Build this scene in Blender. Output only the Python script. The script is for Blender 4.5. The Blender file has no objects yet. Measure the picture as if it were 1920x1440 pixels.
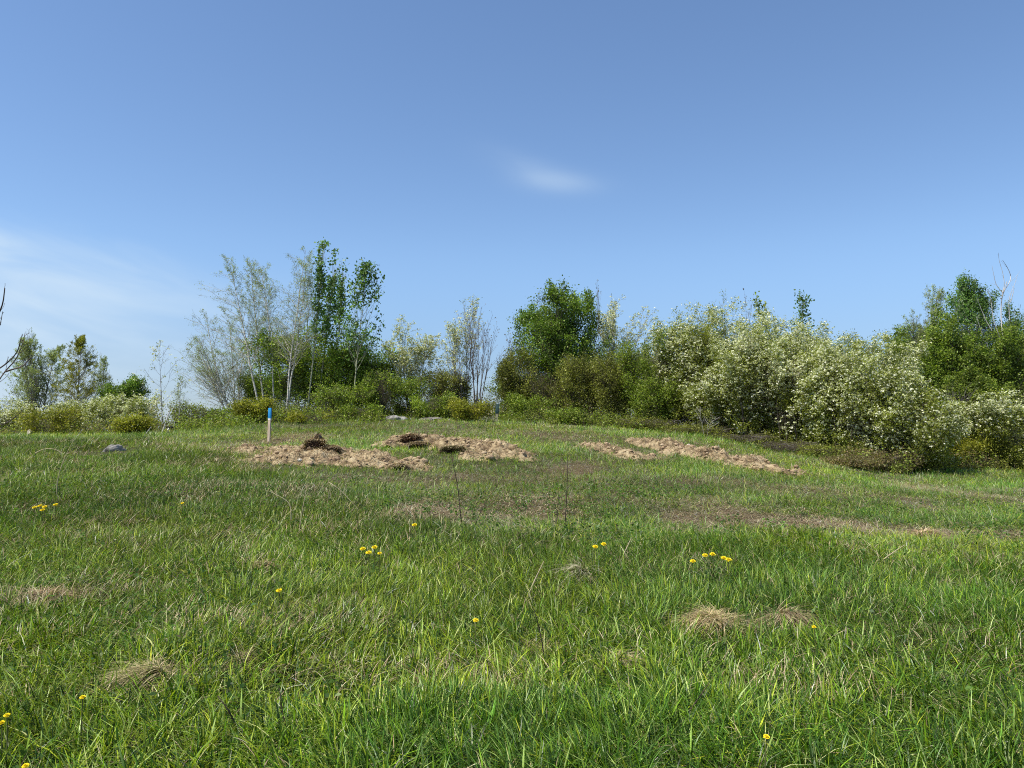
import bpy, math, random
import numpy as np
from mathutils import Vector, Matrix

R = math.radians
SC = bpy.context.scene
COL = SC.collection

# ------------------------------------------------------------------ camera
F = 1440.0            # focal length in pixels of the 1920 px wide photograph
HZ = 808.0            # row of the true horizon
EYE = 1.6
PITCH = math.atan((HZ - 720.0) / F)
cam_data = bpy.data.cameras.new('camera')
cam = bpy.data.objects.new('camera', cam_data)
COL.objects.link(cam)
cam_data.sensor_width = 36.0
cam_data.lens = 36.0 * F / 1920.0
cam_data.clip_start = 0.05
cam_data.clip_end = 5000
cam.location = (0, 0, EYE)
cam.rotation_euler = (R(90) + PITCH, 0, 0)
SC.camera = cam

# ------------------------------------------------------------------ sun and sky
SUN_EL, SUN_AZ = 60.0, -118.0     # azimuth clockwise from the viewing direction (+Y)
sd = Vector((math.sin(R(SUN_AZ)) * math.cos(R(SUN_EL)), math.cos(R(SUN_AZ)) * math.cos(R(SUN_EL)), math.sin(R(SUN_EL))))
sl = bpy.data.lights.new('sun', 'SUN')
sl.energy = 5.0
sl.angle = R(0.5)
sl.color = (1.0, 0.95, 0.85)
so = bpy.data.objects.new('sun', sl)
so.rotation_euler = sd.to_track_quat('Z', 'Y').to_euler()
COL.objects.link(so)

W = bpy.data.worlds.new('World')
SC.world = W
W.use_nodes = True
nt = W.node_tree
nt.nodes.clear()


def nd(t, typ, **kw):
    n = t.nodes.new(typ)
    for k, v in kw.items():
        if k.startswith('i_'):
            n.inputs[k[2:].replace('_', ' ')].default_value = v
        else:
            setattr(n, k, v)
    return n


def mth(t, op, a, b=None, c=None, clamp=False):
    n = t.nodes.new('ShaderNodeMath')
    n.operation = op
    n.use_clamp = clamp
    for i, v in enumerate((a, b, c)):
        if v is None:
            continue
        if isinstance(v, (int, float)):
            n.inputs[i].default_value = v
        else:
            t.links.new(v, n.inputs[i])
    return n.outputs[0]


sky = nd(nt, 'ShaderNodeTexSky', sky_type='NISHITA', sun_disc=False)
sky.sun_elevation = R(SUN_EL)
sky.sun_rotation = R(SUN_AZ)
sky.altitude = 150
sky.air_density = 1.0
sky.dust_density = 0.3
sky.ozone_density = 3.0
tc = nd(nt, 'ShaderNodeTexCoord')
sep = nd(nt, 'ShaderNodeSeparateXYZ')
nt.links.new(tc.outputs['Generated'], sep.inputs[0])
X, Y, Z = sep.outputs
az = mth(nt, 'ARCTAN2', X, Y)                  # direction in the sky: azimuth and elevation
el = mth(nt, 'ARCSINE', Z)
# thin cirrus: noise stretched along the wind
cmb = nd(nt, 'ShaderNodeCombineXYZ')
nt.links.new(mth(nt, 'MULTIPLY', az, 3.0), cmb.inputs[0])
nt.links.new(mth(nt, 'ADD', mth(nt, 'MULTIPLY', el, 11.0), mth(nt, 'MULTIPLY', az, 2.2)), cmb.inputs[1])
nz = nd(nt, 'ShaderNodeTexNoise', i_Scale=2.2, i_Detail=9.0, i_Roughness=0.5, i_Distortion=0.5)
nt.links.new(cmb.outputs[0], nz.inputs['Vector'])


def azel(px, py):
    a = (px - 960) / F
    b = (720 - py) / F
    y = math.cos(PITCH) - b * math.sin(PITCH)
    z = math.sin(PITCH) + b * math.cos(PITCH)
    return math.atan2(a, y), math.asin(z / math.sqrt(a * a + y * y + z * z))


def blob(px, py, rx, ry, rot, soft=1.0):
    A, E = azel(px, py)
    da = mth(nt, 'SUBTRACT', az, A)
    de = mth(nt, 'SUBTRACT', el, E)
    c, s = math.cos(R(rot)), math.sin(R(rot))
    u = mth(nt, 'DIVIDE', mth(nt, 'ADD', mth(nt, 'MULTIPLY', da, c), mth(nt, 'MULTIPLY', de, s)), rx / F)
    v = mth(nt, 'DIVIDE', mth(nt, 'ADD', mth(nt, 'MULTIPLY', da, -s), mth(nt, 'MULTIPLY', de, c)), ry / F)
    r2 = mth(nt, 'ADD', mth(nt, 'MULTIPLY', u, u), mth(nt, 'MULTIPLY', v, v))
    return mth(nt, 'EXPONENT', mth(nt, 'MULTIPLY', r2, -soft))


nf = mth(nt, 'ADD', mth(nt, 'MULTIPLY', nz.outputs[0], 1.6), -0.12)
w1 = mth(nt, 'MULTIPLY', blob(1045, 342, 74, 19, -5), 0.27)
w2 = mth(nt, 'MULTIPLY', blob(985, 312, 85, 22, -16), 0.15)
wisp = mth(nt, 'MULTIPLY', mth(nt, 'ADD', w1, w2), nf)
# broad veil low on the left: grows down and to the left of a slanting edge
A0, E0 = azel(0, 375)
A1, E1 = azel(420, 470)
slope = (E1 - E0) / (A1 - A0)
edge = mth(nt, 'SUBTRACT', mth(nt, 'ADD', E0, mth(nt, 'MULTIPLY', mth(nt, 'SUBTRACT', az, A0), slope)), el)
edge = mth(nt, 'ADD', edge, mth(nt, 'MULTIPLY', mth(nt, 'SUBTRACT', nz.outputs[0], 0.5), 0.05))
v1 = nd(nt, 'ShaderNodeMapRange', interpolation_type='SMOOTHSTEP')
nt.links.new(edge, v1.inputs[0])
v1.inputs[1].default_value = -0.004
v1.inputs[2].default_value = 0.075
v2 = nd(nt, 'ShaderNodeMapRange', interpolation_type='SMOOTHSTEP')
nt.links.new(az, v2.inputs[0])
v2.inputs[1].default_value = -0.18
v2.inputs[2].default_value = -0.62
veil = mth(nt, 'MULTIPLY', mth(nt, 'MULTIPLY', v1.outputs[0], v2.outputs[0]), mth(nt, 'MULTIPLY', nf, 0.92))
mask = mth(nt, 'ADD', wisp, veil, clamp=True)
tintn = nd(nt, 'ShaderNodeMix', data_type='RGBA', blend_type='MULTIPLY')
tintn.inputs[0].default_value = 1.0
nt.links.new(sky.outputs[0], tintn.inputs[6])
tintn.inputs[7].default_value = (1.0, 1.0, 1.0, 1)
tr_ = nd(nt, 'ShaderNodeMapRange', interpolation_type='SMOOTHSTEP')
nt.links.new(el, tr_.inputs[0])
tr_.inputs[1].default_value = 0.0
tr_.inputs[2].default_value = 0.24
tm_ = nd(nt, 'ShaderNodeMix', data_type='RGBA')
nt.links.new(tr_.outputs[0], tm_.inputs[0])
tm_.inputs[6].default_value = (.56, .61, .78, 1)
tm_.inputs[7].default_value = (1.06, 1.13, 1.20, 1)
nt.links.new(tm_.outputs[2], tintn.inputs[7])
mx = nd(nt, 'ShaderNodeMix', data_type='RGBA')
nt.links.new(mask, mx.inputs[0])
nt.links.new(tintn.outputs[2], mx.inputs[6])
mx.inputs[7].default_value = (4.5, 5.6, 6.7, 1)
bg = nd(nt, 'ShaderNodeBackground')
bg.inputs[1].default_value = 0.115
nt.links.new(mx.outputs[2], bg.inputs[0])
wo = nd(nt, 'ShaderNodeOutputWorld')
nt.links.new(bg.outputs[0], wo.inputs[0])

SC.view_settings.view_transform = 'Standard'
SC.view_settings.look = 'None'
SC.view_settings.exposure = 0.3
SC.view_settings.gamma = 1.0
SC.view_settings.use_curve_mapping = False
SC.render.engine = 'CYCLES'
SC.cycles.use_denoising = False
SC.cycles.filter_width = 1.05
SC.cycles.max_bounces = 6
SC.cycles.diffuse_bounces = 3
SC.cycles.transmission_bounces = 4
SC.cycles.transparent_max_bounces = 4
SC.cycles.caustics_reflective = False
SC.cycles.caustics_refractive = False

# ------------------------------------------------------------------ helpers
def srand(seed):
    return np.random.default_rng(seed)


def _hash(ix, iy, s):
    h = (ix.astype(np.int64) * 374761393 + iy.astype(np.int64) * 668265263 + s * 974634777) & 0xffffffff
    h = ((h ^ (h >> 13)) * 1274126177) & 0xffffffff
    return ((h ^ (h >> 16)) & 0xffff) / 65535.0


def vnoise(x, y, s=0):
    x = np.asarray(x, float)
    y = np.asarray(y, float)
    ix, iy = np.floor(x), np.floor(y)
    fx, fy = x - ix, y - iy
    fx = fx * fx * (3 - 2 * fx)
    fy = fy * fy * (3 - 2 * fy)
    a, b = _hash(ix, iy, s), _hash(ix + 1, iy, s)
    c, d = _hash(ix, iy + 1, s), _hash(ix + 1, iy + 1, s)
    return (a * (1 - fx) + b * fx) * (1 - fy) + (c * (1 - fx) + d * fx) * fy


def fbm(x, y, s=0, o=4):
    v, a, t = 0, 1, 0
    for i in range(o):
        v = v + a * vnoise(x * 2 ** i + 17.3 * i, y * 2 ** i - 9.1 * i, s + i)
        t += a
        a *= .5
    return v / t


def tag(o, label=None, cat=None, group=None, kind=None):
    if label: o['label'] = label
    if cat: o['category'] = cat
    if group: o['group'] = group
    if kind: o['kind'] = kind
    return o


def empty(name, loc, label, cat, group=None):
    o = bpy.data.objects.new(name, None)
    o.empty_display_size = .1
    o.location = loc
    COL.objects.link(o)
    return tag(o, label, cat, group)


def mesh_obj(name, V, faces, mats, parent=None, mi=None, attrs=None, smooth=False):
    """V (n,3); faces: list of (m,k) int arrays; mi: material index per face array; attrs: {'col': (n,3)}"""
    me = bpy.data.meshes.new(name)
    V = np.asarray(V, np.float32)
    faces = [np.asarray(f, np.int32) for f in faces if len(f)]
    loops = np.concatenate([f.ravel() for f in faces])
    tot = np.concatenate([np.full(len(f), f.shape[1], np.int32) for f in faces])
    start = np.concatenate([[0], np.cumsum(tot)[:-1]]).astype(np.int32)
    me.vertices.add(len(V))
    me.vertices.foreach_set('co', V.ravel())
    me.loops.add(len(loops))
    me.loops.foreach_set('vertex_index', loops)
    me.polygons.add(len(tot))
    me.polygons.foreach_set('loop_start', start)
    me.polygons.foreach_set('loop_total', tot)
    if mi is not None:
        me.polygons.foreach_set('material_index', np.concatenate([np.full(len(f), m, np.int32) for f, m in zip(faces, mi)]))
    if smooth:
        me.polygons.foreach_set('use_smooth', np.ones(len(tot), bool))
    for m in (mats if isinstance(mats, (list, tuple)) else [mats]):
        me.materials.append(m)
    if attrs:
        for k, a in attrs.items():
            at = me.attributes.new(k, 'FLOAT_COLOR', 'POINT')
            a4 = np.ones((len(V), 4), np.float32)
            a4[:, :3] = a
            at.data.foreach_set('color', a4.ravel())
    me.update(calc_edges=True)
    o = bpy.data.objects.new(name, me)
    COL.objects.link(o)
    if parent is not None:
        o.parent = parent
    return o


def ray(px, py):
    a = (px - 960) / F
    b = (720 - py) / F
    y = math.cos(PITCH) - b * math.sin(PITCH)
    z = math.sin(PITCH) + b * math.cos(PITCH)
    return a / y, z / y          # X and Z-rise per metre of depth


def at(px, py, d):
    u, w = ray(px, py)
    return Vector((u * d, d, EYE + w * d))


# ------------------------------------------------------------------ terrain
DD = np.array([0, 3, 6, 9, 10.5, 14, 18, 21, 24, 28, 32, 38, 50, 80, 160, 600.])
TC = {  # photo column -> ground height over the depths above
    -300: [0, 0, .15, .45, .6, .85, 1.1, 1.25, 1.35, 1.40, 1.3, 1.1, .7, .2, -1, -2],
    0:    [0, 0, .15, .45, .62, .92, 1.17, 1.30, 1.41, 1.42, 1.3, 1.1, .7, .2, -1, -2],
    250:  [0, 0, .17, .47, .63, .90, 1.20, 1.36, 1.46, 1.50, 1.4, 1.1, .7, .2, -1, -2],
    500:  [0, 0, .18, .50, .62, .88, 1.20, 1.46, 1.70, 2.00, 2.15, 1.9, 1.1, .2, -1, -2],
    750:  [0, 0, .17, .45, .52, .82, 1.20, 1.50, 1.76, 2.02, 2.20, 2.1, 1.2, .2, -1, -2],
    960:  [0, 0, .15, .42, .42, .80, 1.20, 1.48, 1.72, 1.98, 2.15, 2.1, 1.2, .2, -1, -2],
    1150: [0, 0, .14, .40, .39, .74, 1.08, 1.34, 1.58, 1.82, 2.0, 1.9, 1.2, .2, -1, -2],
    1300: [0, 0, .13, .38, .36, .65, .95, 1.20, 1.42, 1.60, 1.7, 1.6, 1.0, .2, -1, -2],
    1500: [0, 0, .12, .35, .33, .50, .72, .85, .95, 1.05, 1.1, 1.0, .7, .2, -1, -2],
    1700: [0, 0, .10, .30, .27, .36, .38, .42, .5, .55, .6, .6, .5, .2, -1, -2],
    1920: [0, 0, .10, .28, .25, .30, .34, .38, .42, .5, .6, .6, .5, .2, -1, -2],
    2300: [0, 0, .10, .28, .25, .30, .34, .38, .42, .5, .6, .6, .5, .2, -1, -2],
}
_cx = np.array(sorted(TC))
_ct = np.array([TC[k] for k in _cx])


def tz(x, y):
    x = np.asarray(x, float)
    y = np.asarray(y, float)
    d = np.clip(y, 0, 599)
    u = x / np.maximum(y, 1.5)
    p = np.clip(960 + F * u, _cx[0], _cx[-1] - 1e-3)
    j = np.clip(np.searchsorted(_cx, p, side='right') - 1, 0, len(_cx) - 2)
    t = (p - _cx[j]) / (_cx[j + 1] - _cx[j])
    t = t * t * (3 - 2 * t) * .5 + t * .5
    zs = []
    for k in range(len(_cx)):
        zs.append(np.interp(d, DD, _ct[k]))
    zs = np.array(zs)
    shp = zs.shape[1:]
    zf = zs.reshape(len(_cx), -1)
    jf, tf = j.ravel(), t.ravel()
    idx = np.arange(zf.shape[1])
    z = (zf[jf, idx] * (1 - tf) + zf[jf + 1, idx] * tf).reshape(shp)
    near = np.clip(1 - d / 70, 0, 1)
    z = z + near * ((fbm(x * .55, y * .55, 5, 3) - .5) * .16 + (fbm(x * 2.3, y * 2.3, 9, 2) - .5) * .05)
    z = z + np.clip((d - 60) / 100, 0, 1) * (fbm(x * .03, y * .03, 3, 2) - .5) * 1.5
    return z


def gz(x, y):
    return float(tz(np.array([x]), np.array([y]))[0])


def hit(px, py):
    """where the line of sight through a photo pixel meets the ground"""
    u, w = ray(px, py)
    d = np.concatenate([np.arange(1.5, 12, .02), np.arange(12, 60, .05)])
    g = tz(u * d, d) - (EYE + w * d)
    k = np.argmax(g > 0)
    if g[k] <= 0:
        k = len(d) - 1
    return u * d[k], d[k]


def base(px, d):
    x = (px - 960) / F * d
    return Vector((x, d, gz(x, d)))


# ------------------------------------------------------------------ materials
def newmat(name):
    m = bpy.data.materials.new(name)
    m.use_nodes = True
    t = m.node_tree
    t.nodes.clear()
    out = nd(t, 'ShaderNodeOutputMaterial')
    return m, t, out


def leaf_mat(name, trans=.35, rough=.45, spec=.35, nscale=6, nvar=.5):
    """thin leaf: colour from the plant's own attribute, with mottling; light comes through it"""
    m, t, out = newmat(name)
    a = nd(t, 'ShaderNodeAttribute', attribute_name='col')
    n = nd(t, 'ShaderNodeTexNoise', i_Scale=nscale, i_Detail=2.0)
    mr = nd(t, 'ShaderNodeMapRange')
    t.links.new(n.outputs[0], mr.inputs[0])
    mr.inputs[1].default_value = .3
    mr.inputs[2].default_value = .7
    mr.inputs[3].default_value = 1 - nvar * .5
    mr.inputs[4].default_value = 1 + nvar * .5
    mu = nd(t, 'ShaderNodeVectorMath', operation='SCALE')
    t.links.new(a.outputs['Color'], mu.inputs[0])
    t.links.new(mr.outputs[0], mu.inputs['Scale'])
    p = nd(t, 'ShaderNodeBsdfPrincipled')
    p.inputs['Roughness'].default_value = rough
    p.inputs['Specular IOR Level'].default_value = spec
    t.links.new(mu.outputs[0], p.inputs['Base Color'])
    tr = nd(t, 'ShaderNodeBsdfTranslucent')
    hs = nd(t, 'ShaderNodeVectorMath', operation='MULTIPLY')
    t.links.new(mu.outputs[0], hs.inputs[0])
    hs.inputs[1].default_value = (1.15, 1.25, .6)
    t.links.new(hs.outputs[0], tr.inputs[0])
    mi = nd(t, 'ShaderNodeMixShader')
    mi.inputs[0].default_value = trans
    t.links.new(p.outputs[0], mi.inputs[1])
    t.links.new(tr.outputs[0], mi.inputs[2])
    t.links.new(mi.outputs[0], out.inputs[0])
    return m


def rough_mat(name, stops, scale, rough=.9, bump=.3, bscale=None, stretch=(1, 1, 1), detail=8, coord='Object', spec=.2):
    """noise-driven ramp with bump; stops: [(pos, rgb)...]"""
    m, t, out = newmat(name)
    tcn = nd(t, 'ShaderNodeTexCoord')
    mp = nd(t, 'ShaderNodeMapping')
    mp.inputs['Scale'].default_value = stretch
    t.links.new(tcn.outputs[coord], mp.inputs[0])
    n = nd(t, 'ShaderNodeTexNoise', i_Scale=scale, i_Detail=float(detail), i_Roughness=.62)
    t.links.new(mp.outputs[0], n.inputs['Vector'])
    cr = nd(t, 'ShaderNodeValToRGB')
    e = cr.color_ramp.elements
    while len(e) < len(stops):
        e.new(.5)
    for el_, (ps, c) in zip(e, stops):
        el_.position = ps
        el_.color = (*c, 1)
    t.links.new(n.outputs[0], cr.inputs[0])
    p = nd(t, 'ShaderNodeBsdfPrincipled')
    p.inputs['Roughness'].default_value = rough
    p.inputs['Specular IOR Level'].default_value = spec
    t.links.new(cr.outputs[0], p.inputs['Base Color'])
    n2 = nd(t, 'ShaderNodeTexNoise', i_Scale=bscale or scale * 3, i_Detail=6.0)
    t.links.new(mp.outputs[0], n2.inputs['Vector'])
    b = nd(t, 'ShaderNodeBump')
    b.inputs['Strength'].default_value = bump
    b.inputs['Distance'].default_value = .03
    t.links.new(n2.outputs[0], b.inputs['Height'])
    t.links.new(b.outputs[0], p.inputs['Normal'])
    t.links.new(p.outputs[0], out.inputs[0])
    return m


M = {}
M['leaf'] = leaf_mat('leaf', .42, .45, .3, 3)
M['petal'] = leaf_mat('petal', .3, .7, .15, 3, .15)
M['grass'] = leaf_mat('grass_blade', .34, .38, .34, 9, .6)
M['straw'] = leaf_mat('dry_straw', .15, .7, .15, 5, .4)
M['bark_pale'] = rough_mat('pale_bark', [(.38, (.12, .10, .08)), (.46, (.50, .47, .40)), (.7, (.66, .63, .55))], 5, .7, .3, stretch=(1, 1, 3))
M['bark_green'] = rough_mat('aspen_bark', [(.35, (.10, .09, .06)), (.47, (.34, .34, .22)), (.7, (.50, .49, .34))], 5, .7, .3, stretch=(1, 1, 3))
M['bark_dark'] = rough_mat('dark_bark', [(.3, (.055, .042, .035)), (.7, (.16, .125, .105))], 9, .9, .5, stretch=(1, 1, .4))
M['bark_grey'] = rough_mat('grey_bark', [(.3, (.11, .095, .085)), (.7, (.30, .27, .25))], 9, .9, .4, stretch=(1, 1, .4))
M['twig'] = rough_mat('twig', [(.3, (.16, .135, .12)), (.7, (.34, .29, .25))], 9, .8, .1)
M['twig_olive'] = rough_mat('olive_twig', [(.3, (.06, .05, .03)), (.7, (.17, .14, .09))], 9, .8, .1)
M['dead_wood'] = rough_mat('bleached_wood', [(.3, (.36, .33, .30)), (.7, (.62, .59, .55))], 6, .8, .3, stretch=(1, 1, .3))
M['soil'] = rough_mat('spoil_soil', [(.34, (.070, .046, .027)), (.44, (.20, .140, .078)), (.54, (.34, .258, .148)), (.67, (.48, .385, .235))], 4.5, .95, 1.0, 16, coord='Object')
M['clod'] = rough_mat('clay_clod', [(.3, (.20, .13, .08)), (.55, (.40, .29, .18)), (.75, (.56, .44, .30))], 5, .95, .6, 30)
M['rock'] = rough_mat('lichen_rock', [(.34, (.05, .047, .042)), (.46, (.16, .15, .135)), (.58, (.30, .285, .26)), (.72, (.46, .44, .41))], 5, .9, .8, 14)
M['rock_dark'] = rough_mat('dark_rock', [(.35, (.05, .045, .04)), (.5, (.17, .15, .14)), (.7, (.34, .32, .28))], 5, .9, .9, 14)
M['stone_pale'] = rough_mat('pale_stone', [(.3, (.42, .35, .26)), (.7, (.68, .62, .52))], 8, .85, .4)
M['root_fibre'] = rough_mat('root_fibre', [(.3, (.05, .028, .02)), (.7, (.17, .10, .065))], 16, 1, .3, 40)
M['sod'] = rough_mat('dry_sod', [(.35, (.10, .07, .04)), (.55, (.26, .19, .11)), (.75, (.40, .31, .19))], 22, 1, .8, 50)
M['root'] = rough_mat('peat_roots', [(.3, (.022, .012, .009)), (.5, (.085, .045, .032)), (.7, (.22, .13, .085))], 22, 1, 1.0, 40)


M['thatch'] = rough_mat('thatch', [(.35, (.09, .065, .035)), (.6, (.26, .20, .11)), (.75, (.42, .34, .20))], 30, 1, 1, 60)


def ground_mat():
    m, t, out = newmat('meadow_soil')
    g = nd(t, 'ShaderNodeNewGeometry')
    n1 = nd(t, 'ShaderNodeTexNoise', i_Scale=1.1, i_Detail=6.0, i_Roughness=.6)
    n2 = nd(t, 'ShaderNodeTexNoise', i_Scale=26.0, i_Detail=6.0, i_Roughness=.7)
    t.links.new(g.outputs['Position'], n1.inputs['Vector'])
    t.links.new(g.outputs['Position'], n2.inputs['Vector'])
    c1 = nd(t, 'ShaderNodeValToRGB')
    for e, (p, c) in zip(c1.color_ramp.elements, [(.42, (.020, .024, .009)), (.62, (.07, .055, .03))]):
        e.position = p
        e.color = (*c, 1)
    c2 = nd(t, 'ShaderNodeValToRGB')
    for e, (p, c) in zip(c2.color_ramp.elements, [(.35, (.02, .018, .01)), (.68, (.26, .21, .12))]):
        e.position = p
        e.color = (*c, 1)
    t.links.new(n1.outputs[0], c1.inputs[0])
    t.links.new(n2.outputs[0], c2.inputs[0])
    mxx = nd(t, 'ShaderNodeMix', data_type='RGBA')
    mxx.inputs[0].default_value = .4
    t.links.new(c1.outputs[0], mxx.inputs[6])
    t.links.new(c2.outputs[0], mxx.inputs[7])
    at_ = nd(t, 'ShaderNodeAttribute', attribute_name='col')     # bare brown ground of the dry patches
    m3 = nd(t, 'ShaderNodeMix', data_type='RGBA')
    t.links.new(at_.outputs['Fac'], m3.inputs[0])
    m4 = nd(t, 'ShaderNodeMix', data_type='RGBA', blend_type='MULTIPLY')
    m4.inputs[0].default_value = .6
    m4.inputs[6].default_value = (.20, .145, .09, 1)
    t.links.new(c2.outputs[0], m4.inputs[7])
    t.links.new(mxx.outputs[2], m3.inputs[6])
    m5 = nd(t, 'ShaderNodeMix', data_type='RGBA', blend_type='ADD')
    m5.inputs[0].default_value = 1
    t.links.new(m4.outputs[2], m5.inputs[6])
    m5.inputs[7].default_value = (.035, .026, .014, 1)
    t.links.new(m5.outputs[2], m3.inputs[7])
    p = nd(t, 'ShaderNodeBsdfPrincipled')
    p.inputs['Roughness'].default_value = 1
    p.inputs['Specular IOR Level'].default_value = .1
    t.links.new(m3.outputs[2], p.inputs['Base Color'])
    b = nd(t, 'ShaderNodeBump')
    b.inputs['Strength'].default_value = .8
    b.inputs['Distance'].default_value = .04
    t.links.new(n2.outputs[0], b.inputs['Height'])
    t.links.new(b.outputs[0], p.inputs['Normal'])
    t.links.new(p.outputs[0], out.inputs[0])
    return m


# ------------------------------------------------------------------ spoil heaps: footprints used by ground, grass and mounds
# each: list of (px, py) along its middle line on the ground, half depth (m), height (m)
MOUNDS = {
    'left':   dict(line=[(512, 846), (560, 858), (625, 864), (690, 866), (740, 874), (788, 880)], hw=[.9, 1.15, .95, .75, .65, .25], h=[.14, .22, .24, .2, .17, .05]),
    'middle': dict(line=[(725, 832), (765, 834), (820, 836), (880, 842), (930, 852), (978, 860)], hw=[.3, .8, .75, .7, .75, .3], h=[.08, .34, .34, .28, .30, .08]),
    'small':  dict(line=[(1098, 838), (1135, 846), (1180, 857), (1228, 862)], hw=[.3, .5, .5, .2], h=[.12, .22, .22, .05]),
    'right':  dict(line=[(1190, 829), (1240, 840), (1300, 856), (1370, 870), (1430, 880), (1488, 889)], hw=[.3, .65, .85, .95, .85, .3], h=[.14, .28, .30, .34, .30, .06]),
}
for m_ in MOUNDS.values():
    pts = np.array([hit(*p) for p in m_['line']])
    m_['pts'] = pts
for k_, s_ in (('left', 600), ('middle', 601), ('small', 602), ('right', 603)):
    MOUNDS[k_]['seed'] = s_


def seg_field(x, y, pts, hw):
    """distance from a line divided by its local half width, and the position along it (0..n-1)"""
    best = np.full(x.shape, 9e9)
    pos = np.zeros(x.shape)
    for i in range(len(pts) - 1):
        a, b = pts[i], pts[i + 1]
        ab = b - a
        t = np.clip(((x - a[0]) * ab[0] + (y - a[1]) * ab[1]) / (ab @ ab), 0, 1)
        w = hw[i] * (1 - t) + hw[i + 1] * t
        d = np.hypot(x - a[0] - ab[0] * t, y - a[1] - ab[1] * t) / w
        k = d < best
        best = np.where(k, d, best)
        pos = np.where(k, i + t, pos)
    return best, pos


# dry, trampled patches: centre pixel, half width px, half height px, strength
DRY = [(815, 962, 75, 24, 1.0), (990, 955, 120, 30, .55), (1290, 978, 120, 24, 1.0), (1450, 985, 190, 24, 1.05), (1330, 1000, 150, 12, .9),
       (1590, 990, 90, 22, .85), (1735, 1003, 70, 12, .9), (1880, 1006, 70, 14, .7), (1085, 882, 60, 16, .8), (560, 935, 70, 14, .35), (1340, 905, 200, 12, .35),
       (400, 872, 40, 9, .5), (480, 878, 40, 9, .7), (1000, 900, 200, 26, .35), (1290, 945, 240, 20, .4), (420, 840, 60, 16, .45), (800, 905, 120, 16, .35),
       (1050, 818, 130, 14, .35), (860, 898, 30, 8, .6), (1820, 930, 70, 20, .4), (1700, 940, 60, 16, .35), (545, 822, 60, 10, .7)]
_dry = []
for (px, py, rx, ry, s) in DRY:
    x0, y0 = hit(px, py)
    x1, y1 = hit(px, py - ry)
    x2, y2 = hit(px, py + ry)
    _dry.append((x0, y0, rx / F * y0, max(.3, min(2.5, (y1 - y2) / 2)), s))


def dryness(x, y):
    v = np.zeros(x.shape)
    wob = (fbm(x * 1.3, y * 1.3, 21, 3) - .5) * .9
    for (cx, cy, rx, ry, s) in _dry:
        r = np.hypot((x - cx) / rx, (y - cy) / ry) + wob * 1.7
        v = np.maximum(v, s * .85 * np.clip((1.15 - r) / .8, 0, 1))
    return v


def bare(x, y, grow=1.0):
    """1 inside a spoil heap"""
    v = np.zeros(x.shape)
    for m_ in MOUNDS.values():
        f, p = seg_field(x, y, m_['pts'], m_['hw'])
        v = np.maximum(v, (f * 1.12 + (fbm(x * 1.7, y * 1.7, m_['seed'], 4) - .5) * 1.8 < grow).astype(float))
    return v


def build_ground():
    ys = np.concatenate([np.arange(-6, 1, 1.), np.arange(1, 12, .16), np.arange(12, 34, .28), np.arange(34, 60, 1.2), np.arange(60, 160, 6.), np.arange(160, 900, 60.), [1400, 2500, 4000.]])
    us = np.concatenate([[-30, -12, -5, -2.6, -1.7, -1.2], np.linspace(-.95, .95, 170), [1.2, 1.7, 2.6, 5, 12, 30]])
    U, Yg = np.meshgrid(us, ys)
    Xg = U * np.maximum(Yg, 3.0)
    Zg = tz(Xg, Yg)
    n, k = Xg.shape
    V = np.stack([Xg, Yg, Zg], -1).reshape(-1, 3)
    i = np.arange((n - 1) * k).reshape(n - 1, k)[:, :-1].ravel()
    Fq = np.stack([i, i + 1, i + k + 1, i + k], 1)
    dv = np.clip(dryness(Xg, Yg), 0, 1).ravel()
    o = mesh_obj('ground', V, [Fq], ground_mat(), attrs={'col': np.stack([dv] * 3, 1)}, smooth=True)
    tag(o, kind='structure')
    return o


build_ground()

# ------------------------------------------------------------------ blades
def blades(P, h, w, az_, lean, bend, seg, rng, face=None):
    """P (n,3) feet; returns V (n*(2seg+1),3), quads, tris"""
    n = len(P)
    t = np.linspace(0, 1, seg + 1)[None, :]
    dx, dy = np.cos(az_), np.sin(az_)
    fa = az_ + np.pi / 2 + rng.normal(0, .5, n) if face is None else face
    wx, wy = np.cos(fa), np.sin(fa)
    out = (lean[:, None] * t + bend[:, None] * t ** 2.2) * h[:, None]
    up = h[:, None] * (t * (1 - .25 * np.clip(lean[:, None] - .3, 0, 1)) - np.minimum(.85, .5 * (bend[:, None] + .3 * lean[:, None]) ** 2) * t ** 3)
    cx = P[:, 0, None] + dx[:, None] * out
    cy = P[:, 1, None] + dy[:, None] * out
    cz = P[:, 2, None] + up
    wid = w[:, None] * np.interp(t, [0, .35, .75, 1], [.6, 1, .75, 0.0]) * .5
    m = 2 * seg + 1
    V = np.empty((n, m, 3), np.float32)
    V[:, 0:2 * seg:2, 0] = cx[:, :-1] - wx[:, None] * wid[:, :-1]
    V[:, 0:2 * seg:2, 1] = cy[:, :-1] - wy[:, None] * wid[:, :-1]
    V[:, 0:2 * seg:2, 2] = cz[:, :-1]
    V[:, 1:2 * seg:2, 0] = cx[:, :-1] + wx[:, None] * wid[:, :-1]
    V[:, 1:2 * seg:2, 1] = cy[:, :-1] + wy[:, None] * wid[:, :-1]
    V[:, 1:2 * seg:2, 2] = cz[:, :-1]
    V[:, -1, 0], V[:, -1, 1], V[:, -1, 2] = cx[:, -1], cy[:, -1], cz[:, -1]
    b = (np.arange(n) * m)[:, None]
    q = []
    for s in range(seg - 1):
        q.append(b + np.array([[2 * s, 2 * s + 1, 2 * s + 3, 2 * s + 2]]))
    Q = np.concatenate(q) if q else np.zeros((0, 4), int)
    T = b + np.array([[2 * seg - 2, 2 * seg - 1, 2 * seg]])
    return V.reshape(-1, 3), Q, T, m


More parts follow.
